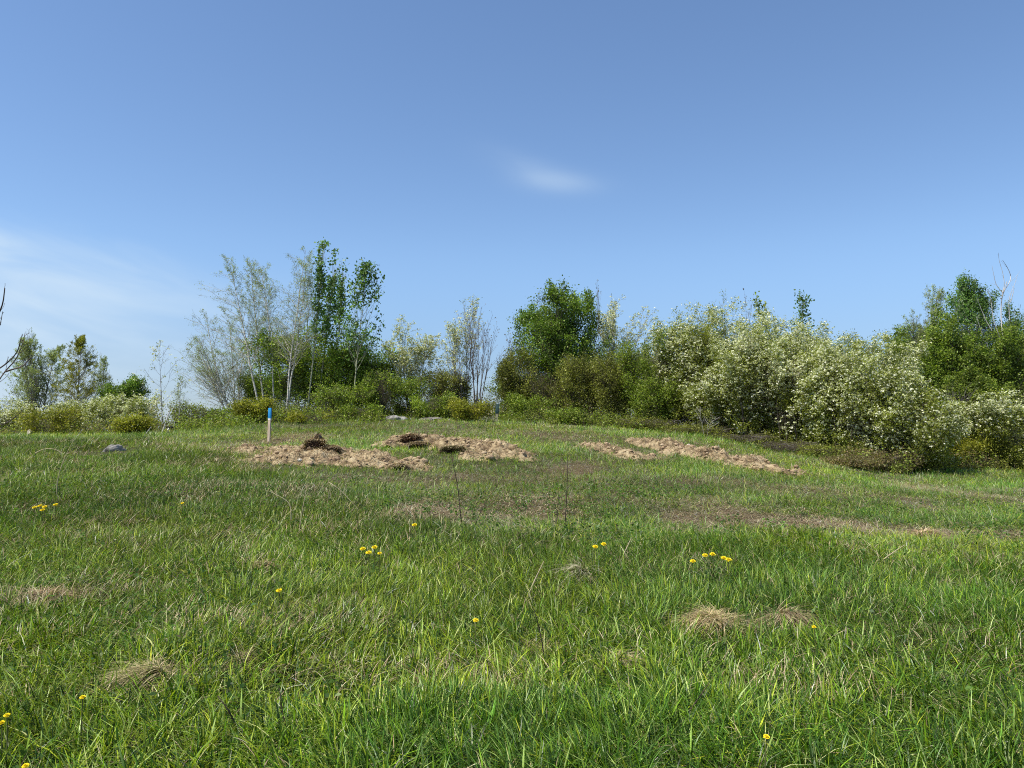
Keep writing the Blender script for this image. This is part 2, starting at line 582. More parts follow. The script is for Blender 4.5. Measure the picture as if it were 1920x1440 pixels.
PAL = dict(lush=(.112, .198, .010), yel=(.205, .260, .016), blue=(.080, .165, .022), straw=(.50, .42, .24), brown=(.25, .18, .105), pale=(.33, .44, .11), deep=(.024, .062, .004))
PAL = {k: np.array(v) for k, v in PAL.items()}


def lush_edge(x, y):
    """depth at which the tall growth stops, per direction"""
    p = 960 + F * x / np.maximum(y, 1)
    e = np.interp(p, [-400, 0, 300, 480, 620, 740, 850, 1000, 1150, 1300, 1500, 1700, 1920, 2300], [23, 22, 20, 15.0, 12.0, 10.0, 9.1, 9.1, 8.9, 8.7, 8.7, 8.6, 8.5, 8.5])
    return e + (fbm(x * .9, y * .9, 77, 3) - .5) * 3.2


TUS = []


def tus_(*a, **k):
    TUS.append((a, k))


tus_('big domed straw-coloured tussock in the right foreground', 1345, 1190, 130, 40, 750, 5200)
tus_('lower grey-brown tussock joined to the right of the big domed one', 1460, 1180, 120, 34, 751, 3600, cols=[(.34, .27, .18), (.24, .18, .12), (.46, .38, .26), (.13, .10, .06)])
tus_('long combed-over tussock with bright ends in the left foreground', 300, 1290, 130, 36, 752, 4200, flow=3.9, cols=[(.40, .33, .2), (.2, .2, .09), (.60, .50, .34), (.15, .11, .07)])
tus_('brown broken tussock near the left edge', 100, 1130, 80, 34, 753, 2400, cols=[(.36, .27, .18), (.26, .18, .12), (.46, .38, .27), (.12, .09, .06)])
tus_('pale flat tussock in the lower middle', 1000, 1232, 75, 18, 754, 1800)
tus_('reddish dry tuft in the right foreground behind the broken straw', 1755, 1130, 60, 26, 755, 1500, cols=[(.40, .29, .2), (.3, .2, .14), (.5, .4, .3), (.14, .1, .07)])
tus_('grey dry tuft right of the reddish one', 1812, 1120, 50, 20, 756, 1000, cols=[(.34, .28, .22), (.24, .18, .14), (.44, .38, .3), (.12, .1, .07)])
tus_('low round brown tuft beyond the green edge at the right', 1732, 1008, 62, 14, 757, 2200, cols=[(.44, .32, .22), (.30, .2, .13), (.56, .46, .34), (.16, .1, .07)])
tus_('grey thready tuft right of the thick broken straw', 1092, 1090, 40, 24, 758, 900, cols=[(.42, .38, .3), (.3, .26, .2), (.5, .46, .38)] + [(.2, .17, .12)])
tus_('thin brownish tuft left of the lower dandelion', 505, 1070, 36, 20, 759, 700)
tus_('reddish straw tuft below the lone dandelion on the left', 565, 1150, 60, 22, 760, 1300, cols=[(.42, .31, .2), (.3, .2, .13), (.5, .4, .28), (.14, .1, .06)])
tus_('brown dry tuft between the combed tussock and the left edge', 150, 1285, 60, 26, 761, 1300, cols=[(.32, .24, .16), (.22, .16, .1), (.44, .36, .26), (.12, .09, .06)])
tus_('brown tuft with a pale stick right of the combed-over tussock', 462, 1258, 70, 24, 762, 1300, cols=[(.32, .25, .16), (.22, .17, .1), (.5, .42, .3), (.12, .09, .06)])
tus_('small tan tuft in the grass below centre right', 1152, 1250, 40, 20, 763, 800, cols=[(.5, .4, .27), (.4, .3, .19), (.56, .46, .32), (.2, .15, .1)])




# things that must not drown in the grass: pixel of the foot, radius m
CLEAR = [(213, 846, .75), (195, 848, .4), (235, 846, .4), (505, 832, .35), (318, 815, .3)]


def clear_mask(x, y):
    v = np.zeros(x.shape)
    for (px, py, r_) in CLEAR:
        x0, y0 = hit(px, py)
        v = np.maximum(v, np.clip(1.6 - np.hypot(x - x0, (y - y0 + .25) * .7) / r_, 0, 1))
    return v


def tussock_mask(x, y):
    v = np.zeros(x.shape)
    for a, k in TUS:
        x0, y0 = hit(a[1], a[2])
        s_ = a[3] / F * y0 / 2
        v = np.maximum(v, np.clip(1.5 - np.hypot((x - x0) / s_, (y - y0) / (s_ * .6)), 0, 1))
        # the strip on the viewer's side stays low enough to see the tussock
        v = np.maximum(v, .8 * ((np.abs(x - x0) < s_) & (y < y0) & (y > y0 - s_ * 1.3)))
    return v


def meadow():
    rng = srand(11)
    Vs, Qs, Ts, Cs = [], [], [], []
    off = 0
    bands = [(1.5, 4.2, 10500, 4), (4.2, 6.5, 7600, 4), (6.5, 9.5, 4800, 3), (9.5, 13, 3200, 3), (13, 18, 2100, 2), (18, 24, 1150, 2), (24, 32, 480, 2), (32, 60, 16, 2)]
    for (d0, d1, dens, seg) in bands:
        UM = .80
        wide = 1.9 if d1 < 10 else 0.0      # the sward runs on beyond the frame
        n = int((UM * (d1 ** 2 - d0 ** 2) + 2 * wide * (d1 - d0)) * dens)
        d = np.sqrt(rng.uniform(d0 ** 2, d1 ** 2, n))
        x = rng.uniform(-1, 1, n) * (UM * d + wide)
        y = d
        # tufts: pull feet together
        tuft = .11 + .004 * d
        jx, jy = np.floor(x / tuft), np.floor(y / tuft)
        cx = (jx + .2 + .6 * _hash(jx, jy, 1)) * tuft
        cy = (jy + .2 + .6 * _hash(jx, jy, 2)) * tuft
        pull = .45 * _hash(jx, jy, 3)
        x = x + (cx - x) * pull
        y = y + (cy - y) * pull
        dry = dryness(x, y)
        bm = bare(x, y, .66)
        e = lush_edge(x, y)
        lush = np.clip((e - y) / 1.0 + .5, 0, 1)
        n_big = fbm(x * .45, y * .45, 40, 3)
        n_mid = fbm(x * 1.6, y * 1.6, 50, 3)
        n_fin = fbm(x * 6, y * 6, 60, 2)
        tv = _hash(jx, jy, 4)
        # density thinning
        keep = rng.random(n) > np.clip(.25 * dry, 0, .8)
        keep &= rng.random(n) > .25 * tussock_mask(x, y)
        keep &= bm < .5
        keep &= rng.random(n) < .42 + 1.2 * n_fin * (.35 + .65 * lush) + .2
        hmean = lush * (.035 + .125 * n_mid + .07 * tv) + (1 - lush) * (.045 + .125 * n_mid * (.4 + tv))
        # taller swathes at the left and in the middle distance
        hmean = hmean * (1 + .25 * (n_big - .5) * 2)
        p_ = 960 + F * x / y
        tall_blue = np.clip((fbm(x * .5 + 7, y * .8, 88, 2) - .5) * 5, 0, 1)
        hmean = hmean * (1 + .5 * tall_blue)
        hmean *= 1 - .45 * np.clip(dry, 0, 1)
        tus = tussock_mask(x, y)
        hmean *= (1 - .25 * tus) * (1 - .75 * clear_mask(x, y))
        h = hmean * rng.lognormal(0, .34, n)
        h = np.clip(h, .025, .25)
        # colour class
        r = rng.random(n)
        straw_p = np.clip(.13 + .22 * np.clip((n_mid - .52) * 5, 0, 1) + (1 - lush) * .30 + .75 * dry + np.clip((.42 - n_big) * 3, 0, .25), 0, .96)
        yel_p = np.clip(.25 + 1.4 * (n_big - .42) + .3 * (tv - .5), .05, .85)
        blue_p = np.clip(.08 + .5 * tall_blue + (1 - lush) * .15 + .2 * np.clip((p_ - 1300) / 500, 0, 1), 0, .9)
        c = np.where((rng.random(n) < blue_p)[:, None], PAL['blue'], PAL['lush'])
        c = np.where((rng.random(n) < yel_p * (1 - .6 * tall_blue))[:, None], PAL['yel'], c)
        c = np.where((rng.random(n) < .16)[:, None], PAL['pale'], c)  # pale blades: sky reflection on the grass put into the colour
        c = np.where((rng.random(n) < .22)[:, None], PAL['deep'], c)
        st = r < straw_p
        sc_ = PAL['straw'] * (1 - rng.random(n)[:, None] ** 1.5 * .55)
        sc_ = np.where((rng.random(n) < .22 + .45 * np.clip(dry, 0, 1))[:, None], PAL['brown'], sc_)
        c = np.where(st[:, None], sc_, c)
        c = c * rng.lognormal(-.03, .45, n)[:, None]
        c = np.minimum(c * (.72 + .56 * fbm(x * .8 + 3, y * .8, 202, 3) + .62 * (1 - lush))[:, None], .6)
        h = np.where(st, h * np.where(rng.random(n) < .02, 1.1, .75), h)
        lean = np.abs(rng.normal(0, .42, n)) + .12 * (1 - lush) + np.where(st, rng.uniform(0, 1.0, n), 0)
        bend = np.abs(rng.normal(.5, .8, n)) + np.where(st, rng.uniform(0, .9, n), 0)
        aa = rng.uniform(0, 2 * np.pi, n)
        wind = rng.random(n) < .35
        aa = np.where(wind, 2.6 + 2.2 * (fbm(x * .6, y * .6, 99, 2) - .5) * 3 + rng.normal(0, .5, n), aa)
        w = rng.uniform(.0030, .0068, n) * np.where(rng.random(n) < .10, 1.5, 1)
        w = np.where(y < 5.5, w * 1.25, w)
        w = np.maximum(w, .00042 * y * rng.uniform(.7, 1.3, n) )
        w = np.where(st, w * .7, w)
        k = keep
        P = np.stack([x, y, tz(x, y) - .015], 1)[k]
        V, Q, T, m = blades(P, h[k], w[k], aa[k], lean[k], bend[k], seg, rng)
        cc = c[k]
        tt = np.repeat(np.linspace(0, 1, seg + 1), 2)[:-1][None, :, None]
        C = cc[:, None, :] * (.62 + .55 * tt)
        Vs.append(V)
        Qs.append(Q + off)
        Ts.append(T + off)
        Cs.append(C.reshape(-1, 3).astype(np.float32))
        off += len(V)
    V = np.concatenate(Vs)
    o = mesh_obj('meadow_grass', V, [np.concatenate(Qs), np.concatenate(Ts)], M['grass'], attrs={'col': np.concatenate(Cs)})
    tag(o, 'long spring meadow grass, green with dry straw between', 'grass', kind='stuff')
    print('grass verts', len(V))


meadow()


def forbs():
    """broad-leaved weeds low in the sward"""
    rng = srand(78)
    nc = 2600
    d = np.sqrt(rng.uniform(2.2 ** 2, 13 ** 2, nc))
    x = rng.uniform(-.75, .75, nc) * d
    k = fbm(x * .9, d * .9, 300, 2) > .47
    x, d = x[k], d[k]
    nl = rng.integers(6, 22, len(x))
    cx, cy = np.repeat(x, nl), np.repeat(d, nl)
    n = len(cx)
    cx = cx + rng.normal(0, .06, n)
    cy = cy + rng.normal(0, .06, n)
    C = np.stack([cx, cy, tz(cx, cy) + rng.uniform(.02, .15, n)], 1)
    V, Q = leaves(C, rng.uniform(.02, .055, n), rng, asp=.55, up=1.4)
    c = mix_cols([(.10, .19, .03), (.06, .13, .025), (.17, .24, .05), (.22, .20, .10)], [.4, .3, .2, .1], n, rng)
    o = mesh_obj('weed_foliage', V, [Q], M['leaf'], attrs={'col': np.repeat(c, 4, 0)})
    tag(o, 'small broad green weed leaves low among the grass', 'weeds', kind='stuff')


def thatch_straws():
    rng = srand(77)
    Vs, Qs, Ts, Cs, off = [], [], [], [], 0
    for (d0, d1, n) in [(2, 6.5, 42000), (6.5, 12, 90000), (12, 25, 110000)]:
        d = np.sqrt(rng.uniform(d0 ** 2, d1 ** 2, n))
        x = rng.uniform(-.8, .8, n) * d
        dry = dryness(x, d)
        lush = np.clip((lush_edge(x, d) - d) + .5, 0, 1)
        pt = np.clip((fbm(x * 1.1, d * 1.1, 123, 3) - .5) * 4, 0, 1)
        pr = .95 * dry + (1 - lush) * (.06 + .30 * pt) + lush * (.08 + .55 * pt)
        k = (rng.random(n) < pr) & (bare(x, d) < .5)
        x, d, dry, n = x[k], d[k], dry[k], int(k.sum())
        h = rng.uniform(.02, .07, n) + np.where(lush[k] > .5, .06, 0)
        L = rng.uniform(.07, .24, n)
        flow = 1.0 + 6 * (fbm(x * .7, d * .7, 140, 2) - .5)
        a = np.where(rng.random(n) < .5, flow + rng.normal(0, .5, n), rng.uniform(0, 6.28, n))
        P = np.stack([x, d, tz(x, d) + rng.uniform(0, .03, n) + np.where(lush[k] > .5, .05, 0)], 1)
        w = np.maximum(rng.uniform(.003, .006, n), .0005 * d)
        V, Q, T, m = blades(P, h, w, a, L / h * .6, L / h * .25, 3, rng)
        V = V.reshape(n, m, 3)
        z0 = tz(V[:, :, 0].ravel(), V[:, :, 1].ravel()).reshape(n, m)
        V[:, :, 2] = np.maximum(V[:, :, 2], z0 + .008)
        V = V.reshape(-1, 3)
        c = mix_cols([PAL['straw'], PAL['brown'], (.60, .52, .34), (.12, .08, .05), (.38, .27, .18)], [.26, .30, .10, .16, .18], n, rng, .3)
        Vs.append(V); Qs.append(Q + off); Ts.append(T + off); Cs.append(np.repeat(np.minimum(c, .65), m, 0)); off += len(V)
    o = mesh_obj('dead_grass', np.concatenate(Vs), [np.concatenate(Qs), np.concatenate(Ts)], M['straw'], attrs={'col': np.concatenate(Cs)})
    tag(o, 'matted dry straw lying between the green grass', 'dead grass', kind='stuff')


# ------------------------------------------------------------------ woody plants
UPV = np.array([0, 0, 1.])


def unit(v):
    return v / np.maximum(np.linalg.norm(v, axis=-1, keepdims=True), 1e-9)


def polyline(start, dirn, L, K, up, wob, rng):
    N = len(start)
    P = np.empty((N, K, 3))
    P[:, 0] = start
    d = dirn.copy()
    for k in range(1, K):
        P[:, k] = P[:, k - 1] + d * (L / (K - 1))[:, None]
        d = unit(d + UPV * up + rng.normal(0, wob, (N, 3)))
    return P


def kids(P, r, n, t0, t1, ang, Lf, K, up, wob, rng, rs=.55):
    N, K0, _ = P.shape
    t = t0 + (t1 - t0) * (np.arange(n)[None, :] + rng.random((N, n))) / n
    f = t * (K0 - 1)
    i = np.clip(f.astype(int), 0, K0 - 2)
    g = (f - i)[..., None]
    a = np.arange(N)[:, None]
    s = P[a, i] * (1 - g) + P[a, i + 1] * g
    tan = unit(P[a, i + 1] - P[a, i])
    r0 = (r[a, i] * (1 - g[..., 0]) + r[a, i + 1] * g[..., 0])
    phi = (np.arange(n)[None, :] * 2.4 + rng.uniform(0, 6.28, (N, 1)) + rng.normal(0, .5, (N, n)))[..., None]
    rnd = np.where(np.abs(tan[..., 2:3]) < .9, UPV, np.array([1., 0, 0]))
    e1 = unit(np.cross(tan, rnd))
    e2 = np.cross(tan, e1)
    an = (ang + rng.normal(0, .16, (N, n)))[..., None]
    d = unit(tan * np.cos(an) + (e1 * np.cos(phi) + e2 * np.sin(phi)) * np.sin(an))
    par = np.repeat(np.linalg.norm(P[:, -1] - P[:, 0], axis=1)[:, None], n, 1)
    L = Lf(t, par) * rng.uniform(.7, 1.25, (N, n))
    s, d, L, r0 = s.reshape(-1, 3), d.reshape(-1, 3), L.ravel(), r0.ravel()
    C = polyline(s, d, L, K, up, wob, rng)
    rr = np.maximum(r0 * rs, .0016)[:, None] * np.linspace(1, .3, K)[None]
    return C, rr


def tubes(P, r, S):
    """P (N,K,3), r (N,K) -> vertices, quads"""
    N, K, _ = P.shape
    T = np.empty_like(P)
    T[:, 1:-1] = P[:, 2:] - P[:, :-2]
    T[:, 0] = P[:, 1] - P[:, 0]
    T[:, -1] = P[:, -1] - P[:, -2]
    T = unit(T)
    ref = np.where(np.abs(T[:, :1, 2:3]) < .8, UPV, np.array([1., 0, 0]))
    e1 = unit(np.cross(T, ref))
    e2 = np.cross(T, e1)
    a = np.arange(S) * 2 * np.pi / S
    V = P[:, :, None] + r[:, :, None, None] * (e1[:, :, None] * np.cos(a)[None, None, :, None] + e2[:, :, None] * np.sin(a)[None, None, :, None])
    V = V.reshape(-1, 3)
    b = (np.arange(N) * K * S)[:, None, None]
    k = (np.arange(K - 1) * S)[None, :, None]
    j = np.arange(S)[None, None, :]
    j2 = (j + 1) % S
    Q = np.stack([b + k + j, b + k + j2, b + k + S + j2, b + k + S + j], -1).reshape(-1, 4)
    return V, Q


def leaves(C, size, rng, asp=.62, up=.5, fold=.25):
    """C (n,3) centres, size (n,) -> folded rhombs"""
    n = len(C)
    nrm = unit(rng.normal(0, 1, (n, 3)) + UPV * up)
    a = unit(np.cross(nrm, rng.normal(0, 1, (n, 3))))
    b = np.cross(nrm, a)
    s = size[:, None] * .5
    V = np.stack([C - a * s, C + b * s * asp + nrm * s * fold, C + a * s, C - b * s * asp + nrm * s * fold], 1).reshape(-1, 3)
    Q = (np.arange(n) * 4)[:, None] + np.arange(4)[None]
    return V, Q


def mix_cols(cols, wts, n, rng, var=.25):
    cols = np.array(cols)
    k = rng.choice(len(cols), n, p=np.array(wts) / np.sum(wts))
    return cols[k] * rng.lognormal(0, var, n)[:, None]


G_ = dict(
    spring=[(.22, .29, .035), (.14, .21, .028), (.30, .35, .06)],
    aspen=[(.135, .24, .05), (.085, .165, .04), (.25, .35, .12)],
    maple=[(.15, .235, .032), (.09, .155, .024), (.24, .32, .06)],
    bright=[(.30, .40, .05), (.20, .30, .04), (.40, .46, .08)],
    olive=[(.20, .215, .045), (.28, .29, .06), (.12, .125, .03)],
    yellow=[(.28, .285, .03), (.20, .225, .03), (.36, .33, .05)],
    darkg=[(.12, .17, .025), (.18, .235, .035), (.25, .29, .05)],
    bloomleaf=[(.22, .255, .035), (.30, .325, .05), (.13, .155, .025)],
    birchleaf=[(.31, .37, .13), (.23, .28, .10), (.42, .46, .20)],
    bud=[(.20, .15, .13), (.26, .23, .16), (.13, .10, .08)],
    brown=[(.19, .15, .07), (.19, .19, .06), (.26, .19, .10)],
    forest=[(.17, .245, .035), (.25, .31, .05), (.10, .15, .025)],
)


thatch_straws()
forbs()


def cone(t, p): return p * (.40 * (1 - t) ** .85 + .07)
def roundf(t, p): return p * (.40 * np.sqrt(np.clip(1.15 - t, 0, 1)) * (.55 + .6 * np.sin(np.pi * np.clip(t, 0, 1)) ** .7))
def narrow(t, p): return p * (.19 * (1 - t) ** .8 + .045)
def column(t, p): return p * (.13 + .05 * np.sin(np.pi * t))
def vase(t, p): return p * (.14 + .18 * np.sin(np.pi * np.clip(t * .9, 0, 1)))
def sub(k): return lambda t, p: p * k * (1.15 - .6 * t)


K_ = dict(
    birch=dict(stems=1, sr=.045, sk=9, tilt=.04, n1=40, t1=(.14, .98), a1=.62, l1=cone, up1=.10, n2=7, l2=.42, thin=.7, n3=3, l3=.5, leaf=.036, nl=6, jit=.04, cols='birchleaf', bark='bark_pale', twig='twig', lup=0),
    aspen=dict(stems=1, sr=.035, sk=9, tilt=.03, n1=30, t1=(.3, .99), a1=.65, l1=column, up1=.12, n2=5, l2=.45, n3=0, leaf=.11, nl=13, jit=.10, cols='aspen', bark='bark_green', twig='twig', lup=.2),
    maple=dict(stems=9, sr=.04, sk=8, tilt=.30, n1=18, t1=(.18, .98), a1=.85, l1=roundf, up1=.08, n2=8, l2=.42, n3=4, l3=.45, leaf=.085, nl=7, jit=.10, cols='maple', bark='bark_dark', twig='twig_olive', lup=.6),
    bloom=dict(stems=11, sr=.026, sk=8, tilt=.07, rad=.17, lmin=.58, gap=.42, flatw=1, n1=15, t1=(.06, .98), a1=.55, l1=vase, up1=.24, n2=7, l2=.45, n3=4, l3=.45, leaf=.048, nl=6, jit=.08, cols='bloomleaf', bark='bark_dark', twig='twig_olive', bloom=2.0, lup=.3),
    thinbloom=dict(rad=.08, stems=4, sr=.03, sk=8, tilt=.16, n1=14, t1=(.25, .98), a1=.5, l1=vase, up1=.14, n2=6, l2=.42, n3=3, l3=.45, leaf=.04, nl=2.5, jit=.05, cols='bloomleaf', bark='bark_grey', twig='twig', bloom=2.4, lup=.2),
    shrub=dict(stems=13, sr=.02, sk=7, tilt=.28, rad=.16, n1=13, t1=(.12, .97), a1=.65, l1=vase, up1=.08, n2=6, l2=.5, n3=3, l3=.5, leaf=.055, nl=9, jit=.09, cols='olive', bark='bark_dark', twig='twig_olive', lup=.4),
    budtree=dict(stems=7, sr=.03, sk=8, tilt=.15, n1=9, t1=(.35, .97), a1=.38, l1=vase, up1=.12, n2=4, l2=.5, n3=0, leaf=.05, nl=2.2, jit=.02, tip=.85, cols='bud', bark='bark_dark', twig='twig', lup=0),
)


def woody(name, label, cat, group, px, d, top, x0, x1, kind, seed, topx=None, flat=.85, cols=None, tall=None, **ov):
    """a tree or shrub rooted at photo column px, depth d; top row and left/right edges in photo pixels"""
    k = dict(K_[kind])
    k.update(ov)
    rng = srand(seed)
    b = base(px, d)
    H = at(px, top, d).z - b.z
    topx = px if topx is None else topx
    ns = k['stems']
    phi = np.arange(ns) * 2.4 + rng.uniform(0, 6.28)
    tl = k['tilt'] * rng.uniform(.5, 1.3, ns) * (1 if ns > 1 else 1)
    st = np.zeros((ns, 3))
    if ns > 1:
        rad = rng.uniform(.3, 1, ns) * k.get('rad', .035) * H
        st[:, 0] = np.cos(phi) * rad
        st[:, 1] = np.sin(phi) * rad
    dr = np.stack([np.sin(tl) * np.cos(phi), np.sin(tl) * np.sin(phi), np.cos(tl)], 1)
    L = H * (rng.uniform(k.get('lmin', .72), 1.0, ns) if ns > 1 else np.ones(1))
    L[0] = H
    S = polyline(st, dr, L, k['sk'], .05, .045 if ns > 1 else .03, rng)
    srs = k['sr'] * H / 5 * rng.uniform(.7, 1.1, ns)
    Sr = srs[:, None] * np.linspace(1, .12, k['sk'])[None]
    l1 = k['l1']
    P1, r1 = kids(S, Sr, k['n1'], *k['t1'], k['a1'], l1, 5, k['up1'], .09, rng, .5)
    P2, r2 = kids(P1, r1, k['n2'], .15, 1, .65, sub(k['l2']), 4, .06, .12, rng, .6)
    lv = [(P1, .4), (P2, 1)]
    tw = [(P2, r2)]
    last = P2
    if k['n3']:
        P3, r3 = kids(P2, r2, k['n3'], .2, 1, .6, sub(k['l3']), 3, .04, .12, rng, .7)
        tw.append((P3, r3))
        last = P3
    # fit to the outline
    tips = last[:, -1]
    lo, hi = np.percentile(tips[:, 0], [1.0, 99.0])
    ymx = np.percentile(np.abs(tips[:, 1]), 98)
    zt = np.sort(tips[:, 2])[-max(3, len(tips) // 400):].mean()
    mid = (px * .35 + topx * .65)
    wl = max(.2, (mid - x0) / F * d)
    wr = max(.2, (x1 - mid) / F * d)
    sL, sR = wl / max(-lo, .05), wr / max(hi, .05)
    sY = flat * (wl + wr) / 2 / max(ymx, .05)
    sZ = H / zt
    shear = (topx - px) / F * d / H

    def fit(P):
        Q = P.copy()
        # ease the side scaling in away from the stem foot so stems stay straight
        Q[..., 0] = np.where(P[..., 0] < 0, P[..., 0] * sL, P[..., 0] * sR) + P[..., 2] * sZ * shear
        Q[..., 1] = P[..., 1] * sY
        Q[..., 2] = np.maximum(P[..., 2] * sZ, -.02)
        return Q
    root = empty(name, b, label, cat, group)
    root.rotation_euler = (0, 0, 0)
    V1, Q1 = tubes(fit(S), Sr, 7)
    V2, Q2 = tubes(fit(P1), np.maximum(r1, .004 * d / 28), 4)
    stemname = 'trunk' if ns <= 2 or 'tree' in name else 'stem'
    mesh_obj(stemname, np.concatenate([V1, V2]), [Q1, Q2 + len(V1)], M[k['bark']], root, smooth=True)
    Vs, Fs, mi, Cs = [], [], [], []
    off = 0
    for P, r in tw:
        V, Q = tubes(fit(P), np.maximum(r, .0022 * d / 28) * k.get('thin', 1), 3)
        Vs.append(V); Fs.append(Q + off); mi.append(0); off += len(V)
        Cs.append(np.ones((len(V), 3)) * .2)
    # leaves
    src = last if not k['n3'] else np.concatenate([P3, P2[:, 1:]], 0)
    npt = int(len(src) * k['nl'])
    ia = rng.integers(0, len(src), npt)
    tt = rng.uniform(k.get('tip', .1), 1, npt) * (src.shape[1] - 1)
    ii = np.clip(tt.astype(int), 0, src.shape[1] - 2)
    gg = (tt - ii)[:, None]
    C = fit(src[ia, ii] * (1 - gg) + src[ia, ii + 1] * gg) + rng.normal(0, k['jit'], (npt, 3))
    # gaps: remove leaves where a coarse 3-D pattern is low
    gap = k.get('gap', .30)
    g3 = vnoise(C[:, 0] * 1.5 + C[:, 1] * .9 + seed, C[:, 2] * 1.7 - C[:, 1] * .8, seed)
    kp = g3 > gap * rng.uniform(.6, 1.2, npt)
    C = C[kp]
    C = C[C[:, 2] > .04]
    sz = k['leaf'] * rng.uniform(.6, 1.35, len(C))
    V, Q = leaves(C, sz, rng, up=k['lup'])
    cl = G_[cols or k['cols']]
    lc = mix_cols(cl, [.5, .3, .2], len(C), rng)
    clump = .78 + .5 * vnoise(C[:, 0] * 2.2 + 3, C[:, 2] * 2.2 + C[:, 1], seed + 1)
    lc = lc * clump[:, None]
    Vs.append(V); Fs.append(Q + off); mi.append(1); off += len(V)
    Cs.append(np.repeat(lc, 4, 0))
    mesh_obj('crown', np.concatenate(Vs), Fs, [M[k['twig']], M['leaf']], root, mi=mi, attrs={'col': np.concatenate(Cs)})
    if k.get('bloom'):
        tp = np.concatenate([last[:, -1], last[:, 1]], 0)
        tp = tp[rng.random(len(tp)) < k['bloom'] / 3.3]
        c = fit(tp) + rng.normal(0, k['jit'] * .8, (len(tp), 3))
        g3 = vnoise(c[:, 0] * 1.1 + 5, c[:, 2] * 1.1 + c[:, 1], seed + 7)
        hi_ = np.clip(c[:, 2] / H * k.get('bgrad', 1.8) - k.get('blow', .25), 0.03, 1)
        c = c[(rng.random(len(c)) < hi_) & (g3 > .22) & (c[:, 2] > .1)]
        c = np.repeat(c, 4, 0) + rng.normal(0, .026, (len(c) * 4, 3)) * np.array([1, 1, .6])
        V, Q = leaves(c, .052 * k.get('bsize', 1) * rng.uniform(.7, 1.4, len(c)), rng, asp=.9, up=1.2)
        bc = mix_cols([(.68, .68, .47), (.54, .57, .30), (.76, .75, .64)], [.5, .3, .2], len(c), rng, .08)
        mesh_obj('blossom', V, [Q], M['petal'], root, attrs={'col': np.repeat(np.clip(bc, 0, .86), 4, 0)})
    return root


TREES = []


def tree(*a, **k):
    TREES.append((a, k))


exec_list = []
# name, label, category, group, foot px, depth, top row, left px, right px, kind, seed
gb = 'young pale birches left of the blue-topped stake'
for i, (px, d, top, x0, x1, tx, lab) in enumerate([
        (492, 30, 478, 356, 470, 410, 'leftmost tall birch, thin pale crown with long branches reaching left'),
        (500, 31.5, 486, 395, 505, 442, 'slim half-bare birch just right of the leftmost tall one'),
        (516, 30.5, 484, 435, 530, 480, 'sparse birch with rounded top in the middle of the clump'),
        (528, 32, 500, 460, 555, 512, 'shorter thin-leaved birch behind the blue-topped stake'),
        (536, 29.5, 463, 500, 598, 548, 'tallest birch, two clean white stems rising left of the dark shrub'),
        (560, 31, 520, 535, 612, 572, 'birch with bare white lower stem, close against the green aspens'),
        (440, 32, 575, 338, 470, 378, 'low wide birch with yellowish leaves at the left edge of the birch clump'),
        (450, 33, 640, 350, 480, 405, 'small bushy birch under the tall ones, left of the dark shrub')]):
    kw = dict(t1=(.28, .98), sr=.036, a1=.72, l1=narrow, gap=.12, nl=4.2, leaf=.034)
    if i == 4: kw.update(stems=2, tilt=.03, sr=.03)
    if i >= 6: kw = dict(stems=5, tilt=.34, nl=4, n1=20, a1=.75)
    tree('birch_tree', lab, 'birch', gb, px, d, top, x0, x1, 'birch', 100 + i, topx=tx, **kw)
ga = 'young dark-leaved aspens on the rise'
for i, (px, d, top, x0, x1, tx, lab) in enumerate([
        (576, 30, 453, 590, 636, 606, 'tallest slender aspen with a narrow leafy spire'),
        (594, 30.8, 482, 612, 652, 628, 'slim aspen between the tallest one and the broad one'),
        (618, 31.5, 505, 628, 664, 646, 'shortest of the aspens in the gap of the three spires'),
        (660, 29.5, 490, 634, 716, 680, 'broad aspen at the right of the group with big dark leaves and pale straight stem')]):
    kw = dict(n1=30 if i == 0 else 26, t1=(.42, .99))
    if i == 3: kw = dict(n1=40, l1=cone, nl=13, gap=.34)
    tree('aspen_tree', lab, 'aspen', ga, px, d, top, x0, x1, 'aspen', 130 + i, topx=tx, gap=kw.pop('gap', .30), **kw)
tree('dense_shrub', 'big rounded green shrub behind the white birch stems', 'shrub', None, 590, 31.4, 618, 482, 700, 'shrub', 140, cols='bright', flat=.5, nl=6.5, leaf=.085, stems=14, n1=18)
tree('dense_shrub', 'dark green shrub under the broad aspen at the edge of the blossom', 'shrub', None, 690, 32, 640, 640, 750, 'shrub', 141, cols='bright', nl=7, leaf=.075)
tree('dense_shrub', 'smaller dark shrub filling the gap below the birch crowns', 'shrub', None, 505, 33, 690, 455, 560, 'shrub', 142, cols='spring', nl=8)
gs = 'low yellow-green bushes along the crest'
